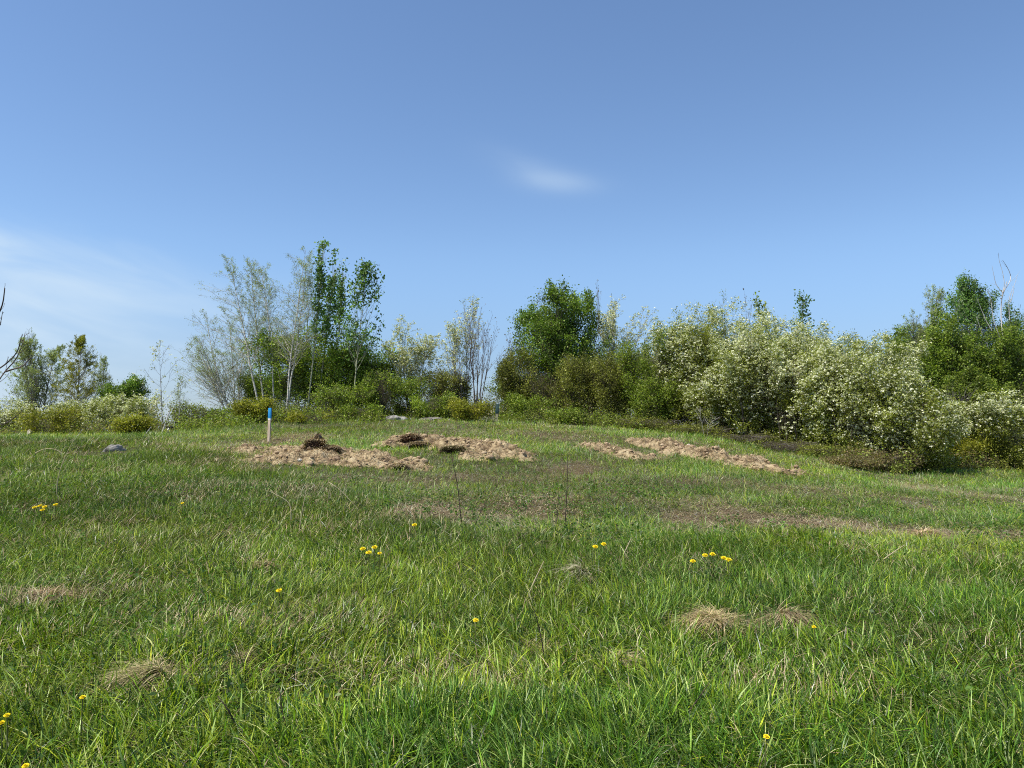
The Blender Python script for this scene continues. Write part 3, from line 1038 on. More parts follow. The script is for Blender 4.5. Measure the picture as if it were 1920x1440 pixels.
for i, (px, d, top, x0, x1, c, lab) in enumerate([
        (470, 26.5, 748, 440, 508, 'yellow', 'yellow-green bush directly left of the blue-topped stake'),
        (580, 26, 776, 545, 615, 'yellow', 'low yellowish bush in front of the aspen stems behind the left spoil heap'),
        (85, 26, 762, 40, 150, 'yellow', 'golden bush with dark stems, second low bush from the left edge'),
        (250, 25.5, 782, 222, 282, 'yellow', 'small golden bush left of the thin blossoming sapling'),
        (878, 27, 752, 845, 925, 'yellow', 'yellow-green leafy bush in front of the grey outcrop, left of the small dark stake'),
        (672, 27.5, 762, 640, 712, 'spring', 'fresh green bush below the broad aspen'),
        (760, 29.5, 700, 722, 800, 'spring', 'fresh green bush in front of the first blossoming tree right of the aspens'),
        (392, 28.5, 765, 360, 440, 'spring', 'low green bush at the foot of the low wide birch'),
        (805, 28.6, 735, 775, 850, 'spring', 'green bush behind the flat grey rock'),
        (1070, 27, 770, 1030, 1110, 'spring', 'low light-green bush at the foot of the green maple'),
        (985, 29, 740, 950, 1040, 'spring', 'low leafy bush right of the small dark stake')]):
    tree('low_bush', lab, 'bush', gs, px, d, top, x0, x1, 'shrub', 150 + i, cols=c, stems=9, n1=9, n2=5, nl=5.5 if i != 4 else 4.5, leaf=.06)

tree('loose_shrub', 'light green loose shrub in front of the dark gap under the aspens', 'shrub', None, 640, 28.6, 722, 590, 690, 'shrub', 145, cols='spring', nl=2.6, n1=10, leaf=.07, gap=.45, rad=.06)
tree('loose_shrub', 'light green loose shrub right of the broad aspen stem', 'shrub', None, 715, 29, 690, 680, 755, 'shrub', 146, cols='spring', nl=3, n1=10, leaf=.07, gap=.42, rad=.06)
# far left
tree('background_tree', 'hazy half-leafed tree second from the left edge, grey-green crown', 'tree', None, 68, 44, 620, 22, 112, 'birch', 170, nl=10, leaf=.058, n1=40, stems=3, tilt=.15, cols='birchleaf', bark='bark_grey')
tree('background_tree', 'olive pointed tree left of the low blossoming hedge, denser than its neighbours', 'tree', None, 140, 42, 628, 92, 188, 'birch', 171, nl=15, leaf=.055, n1=54, gap=.22, cols='yellow', sr=.06, bark='bark_pale')
tree('background_tree', 'thin pale tree right of the olive pointed one', 'tree', None, 188, 45, 668, 160, 216, 'birch', 172, nl=5, leaf=.05, n1=36, bark='bark_grey')
tree('background_tree', 'small bright green tree on the far left crest beside the olive one', 'tree', None, 228, 40, 706, 188, 268, 'maple', 173, n1=10, nl=7)
gw = 'white blossoming bushes on the left crest'
for i, (px, d, top, x0, x1, lab) in enumerate([
        (10, 33, 745, -45, 62, 'white blossoming bush at the far left edge behind the bare branch'),
        (70, 33, 760, 30, 130, 'blossoming bush behind the golden bush'),
        (135, 33, 752, 95, 190, 'blossoming bush below the olive pointed tree'),
        (205, 32, 738, 165, 250, 'blossoming bush below the small bright green tree'),
        (258, 31, 742, 215, 298, 'fullest white bush left of the thin sapling')]):
    tree('blossoming_bush', lab, 'bush', gw, px, d, top, x0, x1, 'bloom', 180 + i, n1=10, n2=6, n3=3, nl=4, blow=.0, bgrad=2.2, leaf=.055)
tree('blossoming_sapling', 'thin sapling with white blossom tufts standing alone against the sky', 'sapling', None, 305, 26, 640, 262, 345, 'thinbloom', 190, stems=1, tilt=.02, n1=14, a1=.7, l1=cone, n3=0, n2=5, bloom=2.0, blow=-.2, nl=3.0)
tree('leafy_sapling', 'small sapling with pale leaves right of the blossoming one', 'sapling', None, 335, 27, 705, 318, 352, 'birch', 191, n1=16, n2=5, n3=2, nl=3)
tree('leafy_sapling', 'bushy low sapling between the lone blossoming sapling and the birches', 'sapling', None, 352, 29, 752, 325, 392, 'shrub', 192, cols='bloomleaf', nl=3, n1=9, stems=6)

# centre
tree('blossoming_tree', 'pale blossoming tree right of the aspens, first of the row', 'tree', 'blossoming trees on the rise', 772, 32, 602, 722, 838, 'thinbloom', 200, stems=6, tilt=.2, n3=4, nl=3.2)
tree('blossoming_tree', 'leggy tree with cream leaf tufts at its tips beside the dark budding one', 'tree', 'blossoming trees on the rise', 868, 31, 556, 826, 902, 'thinbloom', 201, stems=5, topx=858, bloom=1.6, nl=2.5, blow=.35)
tree('budding_tree', 'nearly bare many-stemmed tree with dark buds at the upright tips', 'tree', None, 895, 30, 570, 862, 938, 'budtree', 202, topx=905)
tree('budding_tree', 'small bare budding tree between the many-stemmed one and the maple', 'tree', None, 950, 31, 620, 932, 985, 'budtree', 203, stems=4)
tree('maple_tree', 'full bright green maple with rounded crown in the middle of the tree line', 'tree', None, 1052, 31, 535, 968, 1122, 'maple', 210, topx=1048, gap=.34)
tree('slim_pole_tree', 'thin bare leafless pole rising right of the maple', 'tree', None, 1122, 30, 530, 1112, 1150, 'budtree', 211, stems=1, tilt=.02, n1=10, topx=1132, sr=.02)
tree('blossoming_tree', 'thin blossoming tree behind the leafless pole right of the maple', 'tree', 'blossoming trees on the rise', 1160, 32, 558, 1122, 1222, 'thinbloom', 212, topx=1152, stems=6, blow=.2)
gt = 'olive twiggy shrubs below the trees'
for i, (px, d, top, x0, x1, c, lab) in enumerate([
        (965, 30.5, 650, 935, 1015, 'olive', 'tall twiggy shrub left of the maple trunk'),
        (1030, 29.5, 690, 985, 1080, 'olive', 'olive shrub around the stems of the maple'),
        (1095, 28.8, 660, 1050, 1140, 'olive', 'olive shrub below the right side of the maple crown'),
        (1150, 28, 650, 1110, 1200, 'olive', 'brownish twiggy shrub right of the maple'),
        (1232, 27, 700, 1180, 1290, 'spring', 'loose shrub below the bright lime bush'),
        (840, 31, 690, 795, 880, 'olive', 'loose olive shrub behind the flat rocks')]):
    tree('twiggy_shrub', lab, 'shrub', gt, px, d, top, x0, x1, 'shrub', 220 + i, cols=c, nl=6 if i < 5 else 4)
tree('lime_bush', 'bright lime-green tall bush at the left end of the blossom hedge', 'bush', None, 1215, 27.5, 622, 1165, 1268, 'shrub', 230, cols='spring', nl=9, stems=12)

# right: blossom hedge
gr = 'tall white blossoming thicket on the right'
for i, (px, d, top, x0, x1, lab, kw) in enumerate([
        (1310, 27, 556, 1232, 1385, 'tallest pointed blossoming tree at the left end of the white thicket', dict(topx=1312, stems=9, rad=.13, lmin=.7, n1=18)),
        (1382, 27.5, 618, 1320, 1450, 'blossoming tree in the dip between the two high tops of the thicket', {}),
        (1452, 26, 574, 1385, 1535, 'wide blossoming tree in the middle of the thicket', {}),
        (1522, 26.5, 594, 1465, 1595, 'yellowish blossoming tree right of the thicket middle', {}),
        (1602, 24.5, 624, 1535, 1675, 'blossoming tree with a dark visible trunk near the right end', {}),
        (1665, 25.5, 645, 1605, 1725, 'lower blossoming tree where the white thicket drops', dict(n1=12)),
        (1280, 28, 636, 1215, 1345, 'blossoming tree behind the bright lime bush', {}),
        (1415, 24.6, 596, 1345, 1490, 'blossoming tree standing forward below the dip of the thicket', {}),
        (1498, 24, 606, 1425, 1575, 'blossoming tree standing forward below the yellowish one', {}),
        (1570, 22.6, 640, 1505, 1640, 'blossoming tree standing forward, branches down to the brown brambles', {}),
        (1352, 25.4, 690, 1290, 1410, 'blossoming bush just behind the top of the longest soil heap', dict(bloom=1.5)),
        (1735, 21.5, 728, 1625, 1805, 'low round blossoming bush in front of the grey bare stems', dict(bloom=1.9)),
        (1660, 22, 684, 1590, 1725, 'blossoming bush between the thicket and the low round one', dict(bloom=2.1)),
        (1868, 23.5, 735, 1800, 1935, 'low blossoming bush at the right edge of the meadow', dict(bloom=1.7)),
        (1965, 24, 730, 1900, 2040, 'blossoming bush cut by the right edge', dict(bloom=1.7))]):
    a = dict(nl=8, bloom=2.9, blow=.22 if i < 7 else .10, n1=13)
    a.update(kw)
    tree('blossoming_tree' if i < 10 else 'blossoming_bush', lab, 'tree' if i < 10 else 'bush', gr, px, d, top, x0, x1, 'bloom', 1240 + i, **a)
for i, (px, d, top, x0, x1, c, lab) in enumerate([
        (1300, 24.8, 800, 1245, 1360, 'darkg', 'dark understorey shrub just behind the upper end of the right spoil heap'),
        (1385, 23.8, 812, 1330, 1445, 'darkg', 'dark understorey shrub behind the middle of the right spoil heap'),
        (1470, 23, 825, 1415, 1530, 'darkg', 'dark understorey shrub behind the lower end of the right spoil heap'),
        (1555, 22, 838, 1500, 1615, 'darkg', 'olive understorey shrub with grey trunks beside it'),
        (1650, 21, 850, 1600, 1710, 'brown', 'reddish brown twiggy shrub at the corner of the thicket'),
        (1815, 23.5, 820, 1780, 1850, 'yellow', 'golden-green shrub between the two low blossoming bushes'),
        (1590, 20.0, 868, 1545, 1640, 'brown', 'low brown bramble reaching out into the grass'),
        (1215, 26, 785, 1165, 1260, 'darkg', 'dark low shrub at the upper left foot of the thicket')]):
    tree('understorey_shrub', lab, 'shrub', 'shaded shrubs at the foot of the thicket', px, d, top, x0, x1, 'shrub', 260 + i, cols='olive' if c == 'darkg' else c, nl=1.5 if c == 'darkg' else 4, n1=14, leaf=.05, gap=.45, stems=14, bark='bark_grey')
# trees showing above and behind
tree('aspen_tree', 'leafy spire between the grey half-leafed tree and the tall poplar', 'aspen', ga, 1765, 33.5, 572, 1748, 1786, 'aspen', 273, n1=26, nl=10, cols='forest')
tree('aspen_tree', 'leafy spire touching the left side of the tall poplar', 'aspen', ga, 1802, 33, 545, 1784, 1824, 'aspen', 274, n1=28, nl=10)
tree('aspen_tree', 'leafy spire right of the dead white tree', 'aspen', ga, 1903, 34, 575, 1884, 1924, 'aspen', 275, n1=26, nl=10)
tree('aspen_tree', 'small aspen spire poking out above the blossom thicket', 'aspen', ga, 1512, 30, 547, 1496, 1530, 'aspen', 270, n1=24, nl=7)
tree('aspen_tree', 'leafy aspen top rising behind the wide blossoming tree', 'aspen', ga, 1428, 30, 556, 1408, 1448, 'aspen', 271, n1=20, nl=5, cols='spring')
tree('slim_pole_tree', 'thin bare pole above the dip of the blossom thicket', 'tree', None, 1404, 29, 548, 1390, 1420, 'budtree', 272, stems=1, tilt=.02, n1=9, sr=.02)
tree('grey_tree', 'tall grey-brown half-leafed tree in the gap right of the thicket', 'tree', None, 1735, 36, 536, 1682, 1774, 'birch', 280, stems=8, tilt=.2, nl=8, leaf=.05, cols='birchleaf', n1=30, bark='bark_grey', l1=roundf)
tree('poplar_tree', 'tall green poplar left of the dead white tree', 'tree', None, 1840, 36, 515, 1790, 1886, 'maple', 281, cols='aspen', stems=6, tilt=.15, topx=1834, n1=20, bark='bark_pale', gap=.32, lmin=.8)
tree('poplar_tree', 'green poplar at the right edge behind the dead white tree', 'tree', None, 1905, 37, 570, 1868, 1960, 'maple', 282, cols='aspen', stems=6, tilt=.15, n1=16, bark='bark_pale', lmin=.8)
gf = 'dense green trees far right'
for i, (px, d, top, x0, x1, c, lab) in enumerate([
        (1728, 33, 612, 1668, 1782, 'forest', 'dense green tree below the grey-brown half-leafed one'),
        (1785, 32, 585, 1745, 1840, 'forest', 'dense green tree in the middle of the far right wood'),
        (1870, 32, 615, 1820, 1925, 'forest', 'dense green tree under the dead white one'),
        (1950, 33, 600, 1890, 2020, 'darkg', 'dense green tree cut by the right edge'),
        (1700, 34, 665, 1640, 1740, 'olive', 'olive tree in the notch right of the blossom thicket'),
        (1830, 29.5, 690, 1780, 1880, 'darkg', 'lower green tree above the grey bare stems')]):
    tree('broadleaf_tree', lab, 'tree', gf, px, d, top, x0, x1, 'maple', 290 + i, cols=c, nl=5.5, n1=15, a1=.6, rad=.10, lmin=.7, bark='bark_dark')
tree('bare_shrub', 'cluster of thin grey bare stems between the two low blossoming bushes', 'shrub', None, 1793, 24, 718, 1768, 1822, 'budtree', 300, stems=12, tilt=.14, bark='bark_grey', nl=.3, n1=7, sr=.02)
tree('bare_shrub', 'pale leafless sapling in front of the dark understorey', 'shrub', None, 1322, 23.6, 762, 1305, 1350, 'budtree', 301, stems=2, tilt=.2, bark='dead_wood', nl=.2, n1=6, sr=.02)
# backing growth behind the row so the lower part is closed
for i, (px, d, top, x0, x1, c) in enumerate([(1000, 38, 690, 930, 1070, 'forest'), (1120, 38, 660, 1050, 1190, 'forest'), (1235, 36, 650, 1160, 1300, 'darkg'), (1350, 34, 650, 1280, 1420, 'forest'), (1470, 33, 650, 1400, 1550, 'forest'), (1590, 32, 690, 1520, 1660, 'forest')]):
    lab = ['dark tree glimpsed between the maple and the budding trees', 'dark tree glimpsed behind the brownish shrub right of the maple', 'dark tree glimpsed behind the bright lime bush', 'dark tree glimpsed behind the tallest pointed blossoming tree', 'dark tree glimpsed behind the wide blossoming tree', 'dark tree glimpsed behind the last tall blossoming tree'][i]
    tree('hidden_tree', lab, 'tree', 'dark trees behind the front row', px, d, top, x0, x1, 'maple', 310 + i, cols=c, nl=6, n1=12, leaf=.09)

for a, k in TREES:
    woody(*a, **k)


# ------------------------------------------------------------------ undergrowth along the foot of the trees
def undergrowth():
    rng = srand(500)
    Vs, Fs, mi, Cs = [], [], [], []
    off = 0
    zones = [  # px0, px1, depth left, depth right, depth spread, height, stems, palette
        (0, 330, 29, 27, 2.5, .45, 420, 'olive'), (330, 480, 26.5, 26.5, 2, .4, 300, 'spring'), (480, 720, 27.5, 27.5, 2.2, .4, 480, 'spring'),
        (480, 720, 30, 30, 1.6, .7, 420, 'darkg'), (700, 960, 29.6, 30, 1.8, .3, 500, 'spring'), (720, 960, 30.5, 30.5, 1.6, .8, 420, 'olive'), (940, 1250, 28, 26.2, 1.4, .35, 420, 'spring'),
        (960, 1250, 30, 28, 1.5, 1.0, 500, 'olive'), (1230, 1520, 26, 23.5, 1.4, .3, 160, 'olive'), (1500, 1700, 22.5, 21.0, 1.2, .45, 480, 'brown'), (1230, 1620, 28.5, 26.5, 1.6, 1.5, 800, 'olive'), (1660, 2000, 22.5, 24, 1.3, .4, 520, 'olive')]
    for (p0, p1, da, db, sp, hh, n, pal) in zones:
        t = rng.random(n)
        d = da + (db - da) * t + rng.normal(0, sp * .5, n)
        px = p0 + (p1 - p0) * t
        x = (px - 960) / F * d
        z = tz(x, d)
        h = hh * np.minimum(rng.lognormal(0, .5, n), 1.6) * (.15 + 1.1 * vnoise(x * 1.1, d * 1.1, 519))
        dr = unit(np.stack([rng.normal(0, .4, n), rng.normal(0, .4, n), np.ones(n)], 1))
        P = polyline(np.stack([x, d, z - .02], 1), dr, h, 4, .1, .2, rng)
        rr = np.full((n, 1), .006) * np.linspace(1, .4, 4)[None]
        V, Q = tubes(P, rr, 3)
        Vs.append(V); Fs.append(Q + off); mi.append(0); off += len(V)
        Cs.append(np.ones((len(V), 3)) * .2)
        P2, r2 = kids(P, rr, 4, .25, 1, .7, sub(.45), 3, .05, .1, rng)
        V, Q = tubes(P2, r2 * .8, 3)
        Vs.append(V); Fs.append(Q + off); mi.append(0); off += len(V)
        Cs.append(np.ones((len(V), 3)) * .2)
        m = len(P2) * 5
        ia = rng.integers(0, len(P2), m)
        C = P2[ia, rng.integers(0, 3, m)] + rng.normal(0, .05, (m, 3))
        V, Q = leaves(C, .06 * rng.uniform(.6, 1.4, m), rng, up=.5)
        Vs.append(V); Fs.append(Q + off); mi.append(1); off += len(V)
        pc = mix_cols(G_[pal], [.5, .3, .2], m, rng)
        alt = mix_cols(G_['olive' if pal != 'olive' else 'brown'] + G_['spring'], [1] * 6, m, rng)
        nn = fbm(C[:, 0] * .8, C[:, 1] * .8 + C[:, 2] * 2, 517, 2)
        Cs.append(np.repeat(np.where((nn + rng.normal(0, .08, m) > .5)[:, None], alt, pc), 4, 0))
    o = mesh_obj('undergrowth', np.concatenate(Vs), Fs, [M['twig_olive'], M['leaf']], mi=mi, attrs={'col': np.concatenate(Cs)})
    tag(o, 'tangled low leafy undergrowth along the foot of the trees', 'undergrowth', kind='stuff')


undergrowth()


# ------------------------------------------------------------------ spoil heaps
def chunk(rng, c, s, n=2, sq=(1, 1, .6)):
    """a faceted stone: noisy subdivided octahedron-like ball (verts, tris)"""
    import bmesh
    bm = bmesh.new()
    bmesh.ops.create_icosphere(bm, subdivisions=n, radius=1)
    V = np.array([v.co[:] for v in bm.verts])
    T = np.array([[v.index for v in f.verts] for f in bm.faces])
    bm.free()
    sd_ = rng.integers(0, 9999)
    r = 1 + .55 * (vnoise(V[:, 0] * 1.6 + 5, V[:, 1] * 1.6 + V[:, 2] * 1.3 + 5, sd_) - .5) + .25 * (vnoise(V[:, 0] * 4, V[:, 2] * 4 + V[:, 1] * 3, sd_ + 1) - .5)
    V = V * r[:, None]
    for _ in range(3):  # a few flat faces
        nn = unit(rng.normal(0, 1, 3))
        dd = V @ nn
        lim = .72
        V = V - np.outer(np.maximum(dd - lim, 0), nn)
    V = V * np.array(sq) * s
    a = rng.uniform(0, 6.28)
    ca, sa = math.cos(a), math.sin(a)
    V = np.stack([V[:, 0] * ca - V[:, 1] * sa, V[:, 0] * sa + V[:, 1] * ca, V[:, 2]], 1)
    return V + np.array(c), T


def mound(key, label, seed):
    rng = srand(seed)
    m_ = MOUNDS[key]
    pts, hw, hh = m_['pts'], np.array(m_['hw']), np.array(m_['h'])
    x0, x1 = pts[:, 0].min() - 1, pts[:, 0].max() + 1
    y0, y1 = pts[:, 1].min() - 1.6, pts[:, 1].max() + 1.6
    s = .035
    xs, ys = np.arange(x0, x1, s), np.arange(y0, y1, s)
    Xg, Yg = np.meshgrid(xs, ys)
    f, p = seg_field(Xg, Yg, pts, hw)
    hgt = np.interp(p, np.arange(len(hh)), hh) * .66
    f = f * 1.12 + (fbm(Xg * 1.7, Yg * 1.7, seed, 4) - .5) * 1.8
    body = np.clip(1 - f ** 2, -1, 1)
    lump = fbm(Xg * 3.2, Yg * 3.2, seed + 3, 4)
    ridg = 1 - np.abs(fbm(Xg * 6, Yg * 6, seed + 8, 3) - .5) * 3
    fine = fbm(Xg * 17, Yg * 17, seed + 5, 3)
    z = tz(Xg, Yg) - .02 + hgt * np.where(body > 0, body ** .6, body * 1.5) * (.15 + 1.6 * lump) + np.clip(body, 0, 1) * ((ridg - .5) * .11 + (fine - .5) * .10)
    keep = (body > -.12)
    n, k = Xg.shape
    idx = np.arange(n * k).reshape(n, k)
    q = np.stack([idx[:-1, :-1], idx[:-1, 1:], idx[1:, 1:], idx[1:, :-1]], -1).reshape(-1, 4)
    kk = keep.ravel()
    q = q[kk[q].all(1)]
    cx, cy = pts[:, 0].mean(), pts[:, 1].mean()
    b = Vector((cx, cy, gz(cx, cy)))
    V = np.stack([Xg, Yg, z], -1).reshape(-1, 3) - np.array(b)
    used = np.unique(q)
    mp = np.full(n * k, -1)
    mp[used] = np.arange(len(used))
    V = V[used]
    q = mp[q]
    root = empty('spoil_heap', b, label, 'dirt mound', 'heaps of dug-up tan soil')
    mesh_obj('soil', V, [q], M['soil'], root, smooth=False)
    # clods lying on it
    top = V
    fb = kk
    body_u = body.ravel()[used]
    ok = np.where(body_u > .05)[0]
    Vs, Ts, off = [], [], 0
    for _ in range(int(len(ok) / 26)):
        c = top[rng.choice(ok)]
        v, t = chunk(rng, c + np.array([0, 0, .005]), min(.12, rng.lognormal(-3.35, .6)), 1)
        Vs.append(v); Ts.append(t + off); off += len(v)
    mesh_obj('clod', np.concatenate(Vs), [np.concatenate(Ts)], M['clod'], root)['kind'] = 'stuff'
    # torn dry roots and straw
    nst = int(len(ok) * .5)
    ii = rng.choice(ok, nst)
    P = top[ii] - np.array([0, 0, .01])
    Vb, Q, T, m = blades(P, rng.uniform(.04, .16, nst), rng.uniform(.006, .012, nst), rng.uniform(0, 6.28, nst), rng.uniform(.5, 2.4, nst), rng.uniform(0, .8, nst), 3, rng)
    c = mix_cols([(.40, .29, .17), (.20, .13, .08), (.50, .41, .26), (.12, .15, .04)], [.4, .3, .2, .12], nst, rng)
    mesh_obj('straw', Vb, [Q, T], M['straw'], root, attrs={'col': np.repeat(c, m, 0)})['kind'] = 'stuff'
    return root, top, ok


mound('left', 'tan soil heap at the foot of the blue-topped stake, dark root clumps on it', 600)
mound('middle', 'tan soil heap with a moss-dark sod on it, in front of the flat grey rocks', 601)
mound('small', 'short lumpy soil heap, middle one, left of the longest heap', 602)
mound('right', 'longest reddish tan soil heap running down along the blossom thicket', 603)


def on_ground(px, py):
    x, y = hit(px, py)
    return Vector((x, y, gz(x, y)))


def rock(name, label, px, py, wpx, hpx, seed, mat, group=None, depth=.7, cat='rock', lift=0.0, d=None):
    rng = srand(seed)
    if d is None:
        b = on_ground(px, py)
    else:
        b = base(px, d)
        b.z = at(px, py, d).z
    s = wpx / F * b.y / 2
    hz = hpx / F * b.y
    V, T = chunk(rng, (0, 0, 0), 1, 4, (1, 1, 1))
    V = V - V.mean(0)
    ext = np.abs(V).max(0)
    V = V / ext * np.array([s, s * depth, hz])
    n = (fbm(V[:, 0] * 7 + 9, V[:, 1] * 7 + V[:, 2] * 9, seed, 4) - .5)
    V[:, 2] += n * hz * .55
    V[:, 0] += (fbm(V[:, 2] * 9 + 9, V[:, 1] * 7, seed + 4, 3) - .5) * s * .2
    o = mesh_obj(name, V, [T], mat)
    o.location = b + Vector((0, 0, lift))
    tag(o, label, cat, group)
    return o


rock('boulder', 'pale lichen-spotted boulder alone in the left meadow', 213, 846, 50, 13, 610, M['rock'])
rk = 'weathered rocks along the crest'
rock('outcrop_rock', 'flat grey slab, leftmost of the crest rocks', 743, 788, 58, 10, 611, M['rock'], rk, d=27.5)
rock('outcrop_rock', 'broken dark rock between the flat slab and the yellow-green bush', 812, 790, 56, 9, 612, M['rock_dark'], rk, d=27.8)
rock('outcrop_rock', 'tan rock dome just above the yellow-green bush', 868, 772, 46, 12, 613, M['rock'], rk, d=29.5)
rock('outcrop_rock', 'small white-topped rock left of the dark stake', 922, 776, 20, 8, 614, M['stone_pale'], rk, d=29.6)
rock('outcrop_rock', 'dark rock under the white-topped one', 916, 790, 44, 12, 615, M['rock_dark'], rk, d=29.2)
gp = 'pale stones scattered at the left crest'
for i, (px, py, w, h, lab) in enumerate([(371, 819, 10, 5, 'cream stone in front of the gravel streak'), (412, 813, 12, 4, 'flat pink-cream stone in the gravel streak'), (397, 812, 9, 3, 'small cream stone left of the flat pink one'), (428, 812, 8, 3, 'right end stone of the gravel streak'),
                                        (57, 812, 9, 7, 'round white stone under the golden bush'), (79, 816, 6, 5, 'small white stone right of the round one')]):
    rock('stone', lab, px, py, w, h, 620 + i, M['stone_pale'], gp, d=25 if px > 300 else 25.5, cat='stone')
# stones on the heaps
for i, (px, py, w, h, lab) in enumerate([(612, 850, 12, 5, 'pale stone in front of the dark upturned roots'), (533, 848, 10, 4, 'cream stone on the left part of the stake heap'), (1338, 848, 9, 5, 'round white stone on top of the longest heap'), (562, 866, 9, 4, 'low cream stone at the front of the stake heap'), (905, 846, 12, 5, 'pale flat stone near the right end of the middle heap'), (1290, 836, 9, 4, 'light stone on the upper end of the longest heap')]):
    b = on_ground(px, py + 6)
    rock('heap_stone', lab, px, py + 6, w, h, 640 + i, M['stone_pale'], 'stones lying on the soil heaps', cat='stone', lift=.09)


# ------------------------------------------------------------------ upturned root plates and sods
def root_ball(label, px, py, wpx, hpx, seed, cap=(.30, .22, .12), lift=.05, hollow=False):
    """torn-out sod: a peat dome, opened toward the viewer, with roots hanging in front of it and dead grass on its back"""
    rng = srand(seed)
    b = on_ground(px, py)
    s = wpx / F * b.y / 2
    h = hpx / F * b.y
    root = empty('root_clump', b + Vector((0, 0, lift)), label, 'upturned roots', 'torn-out root clumps')
    # dome shell leaning back
    nu, nv = 36, 16
    u = np.linspace(0, 2 * np.pi, nu, endpoint=False)
    v = np.linspace(0, 1, nv)
    Ug, Vg = np.meshgrid(u, v)
    rr = np.cos(Vg * np.pi / 2) ** .7
    Xv = s * rr * np.cos(Ug)
    Yv = s * .75 * rr * np.sin(Ug)
    Zv = h * np.sin(Vg * np.pi / 2) ** .8
    front = np.clip(-np.sin(Ug), 0, 1) ** .7 * np.clip(1 - (Vg / .8) ** 4, 0, 1)
    Yv = Yv + front * s * (1.15 if hollow else .35)
    nz_ = fbm(np.cos(Ug) * 2.2 + 20, np.sin(Ug) * 2.2 + Vg * 3, seed, 3) - .5
    Xv += nz_ * s * .8
    Yv += nz_ * s * .4
    Zv = Zv * (1 + nz_ * 1.6)
    V = np.stack([Xv, Yv, Zv], -1).reshape(-1, 3)
    i = np.arange(nv * nu).reshape(nv, nu)
    j = np.roll(i, -1, 1)
    Q = np.stack([i[:-1], j[:-1], j[1:], i[1:]], -1)
    fr = (front[:-1] > .35).ravel()
    Q = Q.reshape(-1, 4)
    mesh_obj('peat', V, [Q[fr], Q[~fr]], [M['root'], M['sod']], root, mi=[0, 1])
    n = 260 if hollow else 110
    a = rng.uniform(np.pi, 2 * np.pi, n)
    hv = rng.uniform(.15, 1, n)
    P = np.stack([s * np.cos(a) * np.sqrt(1 - hv ** 2 * .8), s * .7 * np.sin(a) * .5, h * hv], 1)
    dr = unit(np.stack([rng.normal(0, .5, n), -np.abs(rng.normal(.15, .15, n)), -np.abs(rng.normal(.8, .4, n))], 1))
    L = rng.uniform(.06, .24, n) * s / .3
    Pl = polyline(P, dr, L, 5, -.12, .3, rng)
    V, Q = tubes(Pl, np.full((n, 5), .0045) * np.linspace(1.3, .5, 5)[None], 3)
    mesh_obj('hanging_root', V, [Q], M['root_fibre'], root)['kind'] = 'stuff'
    n = 2600
    a = rng.uniform(-.75, np.pi + .75, n) if hollow else rng.uniform(0, 6.28, n)
    hv = rng.uniform(.1, 1, n) ** .6
    P = np.stack([s * 1.0 * np.cos(a) * np.cos(hv * 1.57) ** .7, s * .75 * np.sin(a) * np.cos(hv * 1.57) ** .7, h * np.sin(hv * 1.57) ** .8], 1)
    Vb, Q, T, m = blades(P, rng.uniform(.03, .09, n), rng.uniform(.008, .014, n), rng.uniform(0, 6.28, n), rng.uniform(.8, 2.4, n), rng.uniform(0, 1, n), 3, rng)
    c = mix_cols([cap, (.50, .40, .25), (.12, .08, .05)], [.5, .35, .15], n, rng)
    mesh_obj('dead_grass', Vb, [Q, T], M['straw'], root, attrs={'col': np.repeat(c, m, 0)})['kind'] = 'stuff'


root_ball('dark hollow root clump standing on the heap beside the blue-topped stake', 591, 856, 44, 26, 660, hollow=True, cap=(.36, .27, .16))
root_ball('smaller root clump leaning on the right of the dark hollow one', 622, 858, 24, 15, 661, cap=(.34, .25, .16))
root_ball('reddish brown torn root clump at the left of the middle heap', 770, 838, 40, 17, 662, cap=(.20, .11, .075), lift=.05)
root_ball('dark rooty tuft behind the reddish brown one', 786, 842, 40, 9, 663, cap=(.24, .17, .10), lift=.02)
root_ball('flat moss-green and black sod lying on the middle heap', 850, 850, 50, 8, 664, cap=(.12, .12, .04), lift=.03)
root_ball('small brown tuft at the right end of the stake heap', 748, 882, 16, 9, 665, lift=.0)


# ------------------------------------------------------------------ stakes
def box(sx, sy, z0, z1, tx=1.0, bev=.004, lean=(0, 0)):
    """bevelled upright board, vertices and faces"""
    import bmesh
    bm = bmesh.new()
    bmesh.ops.create_cube(bm, size=1)
    for v in bm.verts:
        tt = v.co.z + .5
        v.co.x *= sx * (1 + (tx - 1) * tt)
        v.co.y *= sy * (1 + (tx - 1) * tt)
        v.co.z = z0 + (z1 - z0) * tt
        v.co.x += lean[0] * v.co.z
        v.co.y += lean[1] * v.co.z
    bmesh.ops.bevel(bm, geom=bm.edges[:] + bm.verts[:], offset=bev, segments=2, affect='EDGES', profile=.6)
    V = np.array([v.co[:] for v in bm.verts])
    fs = [[v.index for v in f.verts] for f in bm.faces]
    bm.free()
    return V, [np.array([f for f in fs if len(f) == n]) for n in sorted({len(f) for f in fs})]


M['wood'] = rough_mat('weathered_board', [(.3, (.26, .19, .13)), (.55, (.56, .45, .34)), (.8, (.68, .57, .46))], 14, .8, .3, stretch=(1, 1, .12))
M['blue_paint'] = rough_mat('blue_paint', [(.3, (.012, .22, .52)), (.7, (.03, .29, .64))], 20, .5, .1, spec=.4)
M['white_paint'] = rough_mat('white_paint', [(.3, (.62, .62, .62)), (.7, (.80, .80, .80))], 20, .6, .1)
M['green_paint'] = rough_mat('faded_paint', [(.3, (.02, .045, .045)), (.7, (.07, .13, .12))], 20, .7, .1)
M['wood_old'] = rough_mat('old_board', [(.3, (.16, .15, .09)), (.7, (.34, .31, .20))], 14, .9, .3, stretch=(1, 1, .12))


